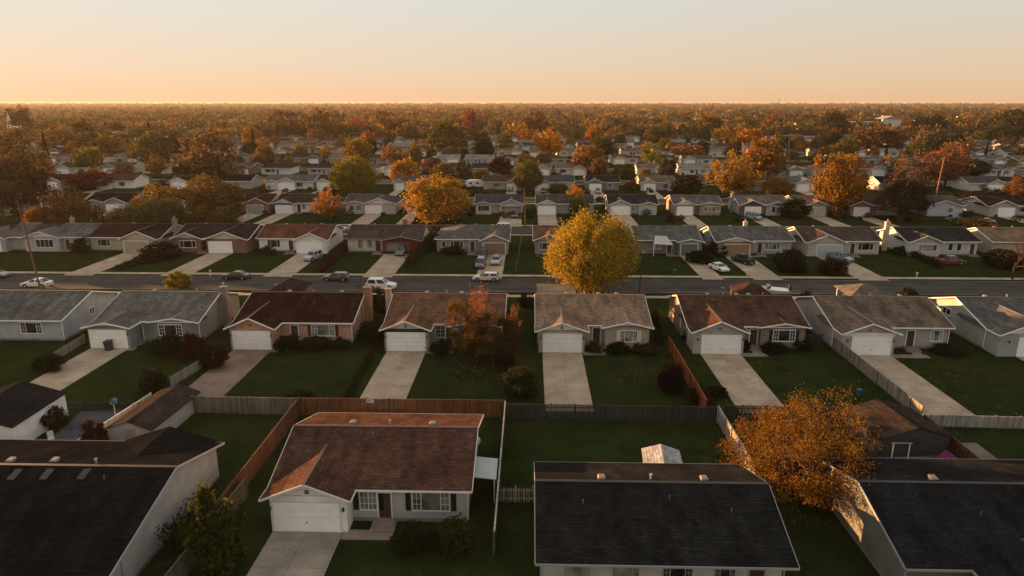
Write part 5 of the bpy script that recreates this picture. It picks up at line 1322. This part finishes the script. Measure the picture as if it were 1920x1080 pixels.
# sheds by the second road
shed('orange lit wooden shed with slanting roof behind the two grey roofs', PX(1300, 158), 156.2, 4.6, 3., 2.9, .5, R(80), (.2, .12, .06), (.25, .12, .06))
shed('bright blue shed between two grey roofed houses', PX(1304, 152), 150.5, 3.4, 2.6, 2.2, .4, 0, (.04, .08, .14), (.04, .10, .2))
# awning between the houses
T = thing('awning', 'white stretched awning on a pole left of the low white gable', 'awning', (PX(1222, 139), 137.5, 0))
q = MB(); wq = PX(1253, 137, 3)-PX(1216, 137, 3)
q.prism([(0, 0, 2.6), (wq, 0, 2.4), (wq*.8, 3.4, 3.6), (wq*.2, 3.4, 3.7)], (0, 0, .05)); q.build('canopy', M['paint'], T, (.4, .4, .39))
q = MB(); q.tube([(.1, .1, 0), (.1, .1, 2.6)], [.06, .06], 6); q.build('post', M['paint'], T, WW)
# mailboxes and little garden things
for i, (u, v, lab) in enumerate([(545, 521, 'white mailbox post on the verge left of the dark green hatchback'), (1400, 519, 'white mailbox post beside the tan garage drive'), (1718, 523, 'pale mailbox post on the verge beyond the greyish pavilion'), (395, 519, 'pale mailbox post beside the twin gabled house path')]):
    x, y = GP(u, v); T = thing('mailbox', lab, 'mailbox', (x, y, 0))
    q = MB(); q.box(-.05, .05, -.05, .05, 0, 1.0); q.build('post', M['paint'], T, WW)
    q = MB(); q.box(-.12, .12, -.28, .25, 1.0, 1.14); q.prism([(-.12, -.28, 1.14), (.12, -.28, 1.14), (.08, -.28, 1.24), (-.08, -.28, 1.24)], (0, .53, 0)); q.build('box', M['metal'], T, (.4, .4, .4))
# air conditioners / meters against the side walls
for u, v, lab in ((390, 618, 'black air conditioner unit beside the sage house wall'), (1772, 845, 'dark box on the yard behind the slate roof'), (775, 650, 'white meter box standing left of the tan house garage')):
    x, y = GP(u, v); T = thing('air_conditioner', lab, 'air conditioner', (x, y, 0)); cl = (.3, .29, .27) if 'white' in lab else (.03, .03, .033)
    q = MB(); q.box(-.4, .4, -.4, .4, .05, .95); q.build('casing', M['metal'], T, cl)
    q = MB(); q.lathe([(0, .96), (.32, .96), (.32, 1.0), (0, 1.0)], 14); q.build('fan_grille', M['metal'], T, (.05, .05, .05))
# landmarks far off
x, y = PX(25, 620), 620; T = thing('church', 'white church with tall thin spire among brown trees', 'church', (x, y, 0))
q = MB(); q.prism([(-5, 0, 0), (5, 0, 0), (5, 0, 6), (0, 0, 10), (-5, 0, 6)], (0, 16, 0)); q.build('nave', M['siding'], T, WW)
q = MB(); q.box(-1.8, 1.8, -3.4, -.01, 0, 11); q.build('tower', M['siding'], T, WW)
q = MB(); q.v = [(-1.8, -3.4, 11), (1.8, -3.4, 11), (1.8, 0, 11), (-1.8, 0, 11), (0, -1.7, 22)]; q.f = [(0, 1, 4), (1, 2, 4), (2, 3, 4), (3, 0, 4)]; q.build('spire', M['metal'], T, (.5, .46, .4))
x, y = PX(1630, 690), 690; T = thing('school', 'long white flat roofed building above the brown trees', 'building', (x-12, y, 0))
q = MB(); q.box(0, 40, 0, 14, 0, 12); q.box(22, 40, -2, -.01, 0, 15); q.build('wall', M['siding'], T, (.6, .56, .5))
q = MB(); q.box(-.5, 21.9, -.6, 14.5, 12.01, 12.6); q.prism([(21.5, -2.6, 15.01), (40.6, -2.6, 15.01), (31, -2.6, 18)], (0, 17, 0)); q.build('roof', M['metal'], T, (.3, .2, .13))
for k in range(6):
    q = MB(); q.box(2+k*3.2, 4+k*3.2, -.05, -.005, 7.5, 10); q.build('window', M['glass'], T, (1, 1, 1))
def lit_house(lab, u, y, w, col, rf):
    house(lab, PX(u, y), PX(u, y)+w, y, 11, roof=rf, wall=col, lod=2, wins=[(PX(u, y)+w*.6, 2.4)], eave=4.5, gar=(PX(u, y), PX(u, y)+6, 1.6, PX(u, y)+.6, PX(u, y)+5.4))
lit_house('tall cream house with sunlit gable wall in the far right centre', 1306, 400, 17, (.6, .54, .44), (.15, .14, .13))
# fallen leaves under the close trees
rs = np.random.default_rng(21)
P = []
for cx, cyy, rr_, n in ((PX(1490, 52.5), 52.2, 7.5, 2600), (PX(928, 76.5), 76.5, 5, 1400), (PX(1106, 108.2), 108.2, 8, 900)):
    a = rs.uniform(0, 6.28, n); r_ = rr_*rs.uniform(0, 1, n)**.6; P.append(np.stack([cx+r_*np.cos(a), cyy+r_*np.sin(a), np.full(n, .03)], 1))
for k in range(18):
    cx, cyy, n = rs.uniform(-46, 58), rs.uniform(44, 108), 150
    if 84 < cyy < 98 or 43 < cyy < 60: cyy = rs.uniform(62.8, 79)
    a = rs.uniform(0, 6.28, n); r_ = rs.uniform(1.5, 5)*rs.uniform(0, 1, n)**.6; P.append(np.stack([cx+r_*np.cos(a)*1.8, cyy+r_*np.sin(a), np.full(n, .035)], 1))
P = np.concatenate(P); o = bpy.data.objects.new('fallen_leaves', leaf_mesh('fallen_leaves', P, .13, .09, rs, 0)); C.objects.link(o); o.color = (.22, .11, .03, 1); o['kind'] = 'stuff'; tag(o, 'fallen leaves lying under the autumn trees', 'leaves')

# ------------------------------------------------------------------ light, sky, air
SUN_EL, SUN_AZ = R(4.5), R(-57)     # azimuth from +y, towards -x when negative
sd = bpy.data.lights.new('sun', 'SUN'); so = bpy.data.objects.new('sun', sd); C.objects.link(so)
sd.energy = 4.6; sd.angle = R(.6); sd.color = (1.0, .50, .19)
dvec = Vector((math.sin(SUN_AZ)*math.cos(SUN_EL), math.cos(SUN_AZ)*math.cos(SUN_EL), math.sin(SUN_EL)))
so.rotation_euler = (-dvec).to_track_quat('-Z', 'Y').to_euler(); so.location = (0, 0, 100)
w = bpy.data.worlds.new('World'); sc.world = w; w.use_nodes = True
nt_ = w.node_tree; bg = nt_.nodes['Background']
sk = nt_.nodes.new('ShaderNodeTexSky'); sk.sky_type = 'NISHITA'; sk.sun_disc = False
sk.sun_elevation = SUN_EL; sk.sun_rotation = SUN_AZ; sk.altitude = 100; sk.air_density = 1.0; sk.dust_density = 0.1; sk.ozone_density = 2.0
gw = G(nt_)
gm = gw.n('ShaderNodeGamma'); gm.inputs[1].default_value = .25; gw.l(sk.outputs[0], gm.inputs[0])
wc = gw.n('ShaderNodeTexCoord'); ws = gw.n('ShaderNodeSeparateXYZ'); gw.l(wc.outputs['Generated'], ws.inputs[0])
tint0 = gw.mix(gw.ramp(ws.outputs[2], 0, 1, 0., .13), (1.40, .97, .76, 1), (1.43, 1.26, 1.11, 1))
tint = gw.mix(gw.ramp(ws.outputs[2], 0, 1, .14, .36), tint0, (1.86, 1.49, 1.24, 1))
gw.l(gw.mix(1, gm.outputs[0], tint, 'MULTIPLY'), bg.inputs['Color']); bg.inputs['Strength'].default_value = .1
# the air: one closed box of even, thin haze
q = MB(); q.box(-9600, 9600, -50, 9600, -1.2, 33.6)
hz = q.build('haze', bpy.data.materials.new('haze_air'), None); hz['kind'] = 'stuff'; tag(hz, 'thin golden haze lying over the whole suburb', 'haze')
hm = hz.data.materials[0]; hm.use_nodes = True; t = hm.node_tree
for n in list(t.nodes): t.nodes.remove(n)
oo = t.nodes.new('ShaderNodeOutputMaterial'); pv = t.nodes.new('ShaderNodeVolumePrincipled')
pv.inputs['Color'].default_value = (.64, .59, .55, 1); pv.inputs['Density'].default_value = .000052; pv.inputs['Anisotropy'].default_value = .28
t.links.new(pv.outputs[0], oo.inputs['Volume'])
sc.view_settings.view_transform = 'Standard'; sc.view_settings.look = 'None'; sc.view_settings.exposure = 2.15; sc.view_settings.gamma = 1; sc.view_settings.use_curve_mapping = False
cy = sc.cycles
cy.max_bounces = 5; cy.diffuse_bounces = 3; cy.glossy_bounces = 2; cy.transmission_bounces = 2; cy.transparent_max_bounces = 4; cy.volume_bounces = 0
cy.use_denoising = True; cy.caustics_reflective = False; cy.caustics_refractive = False
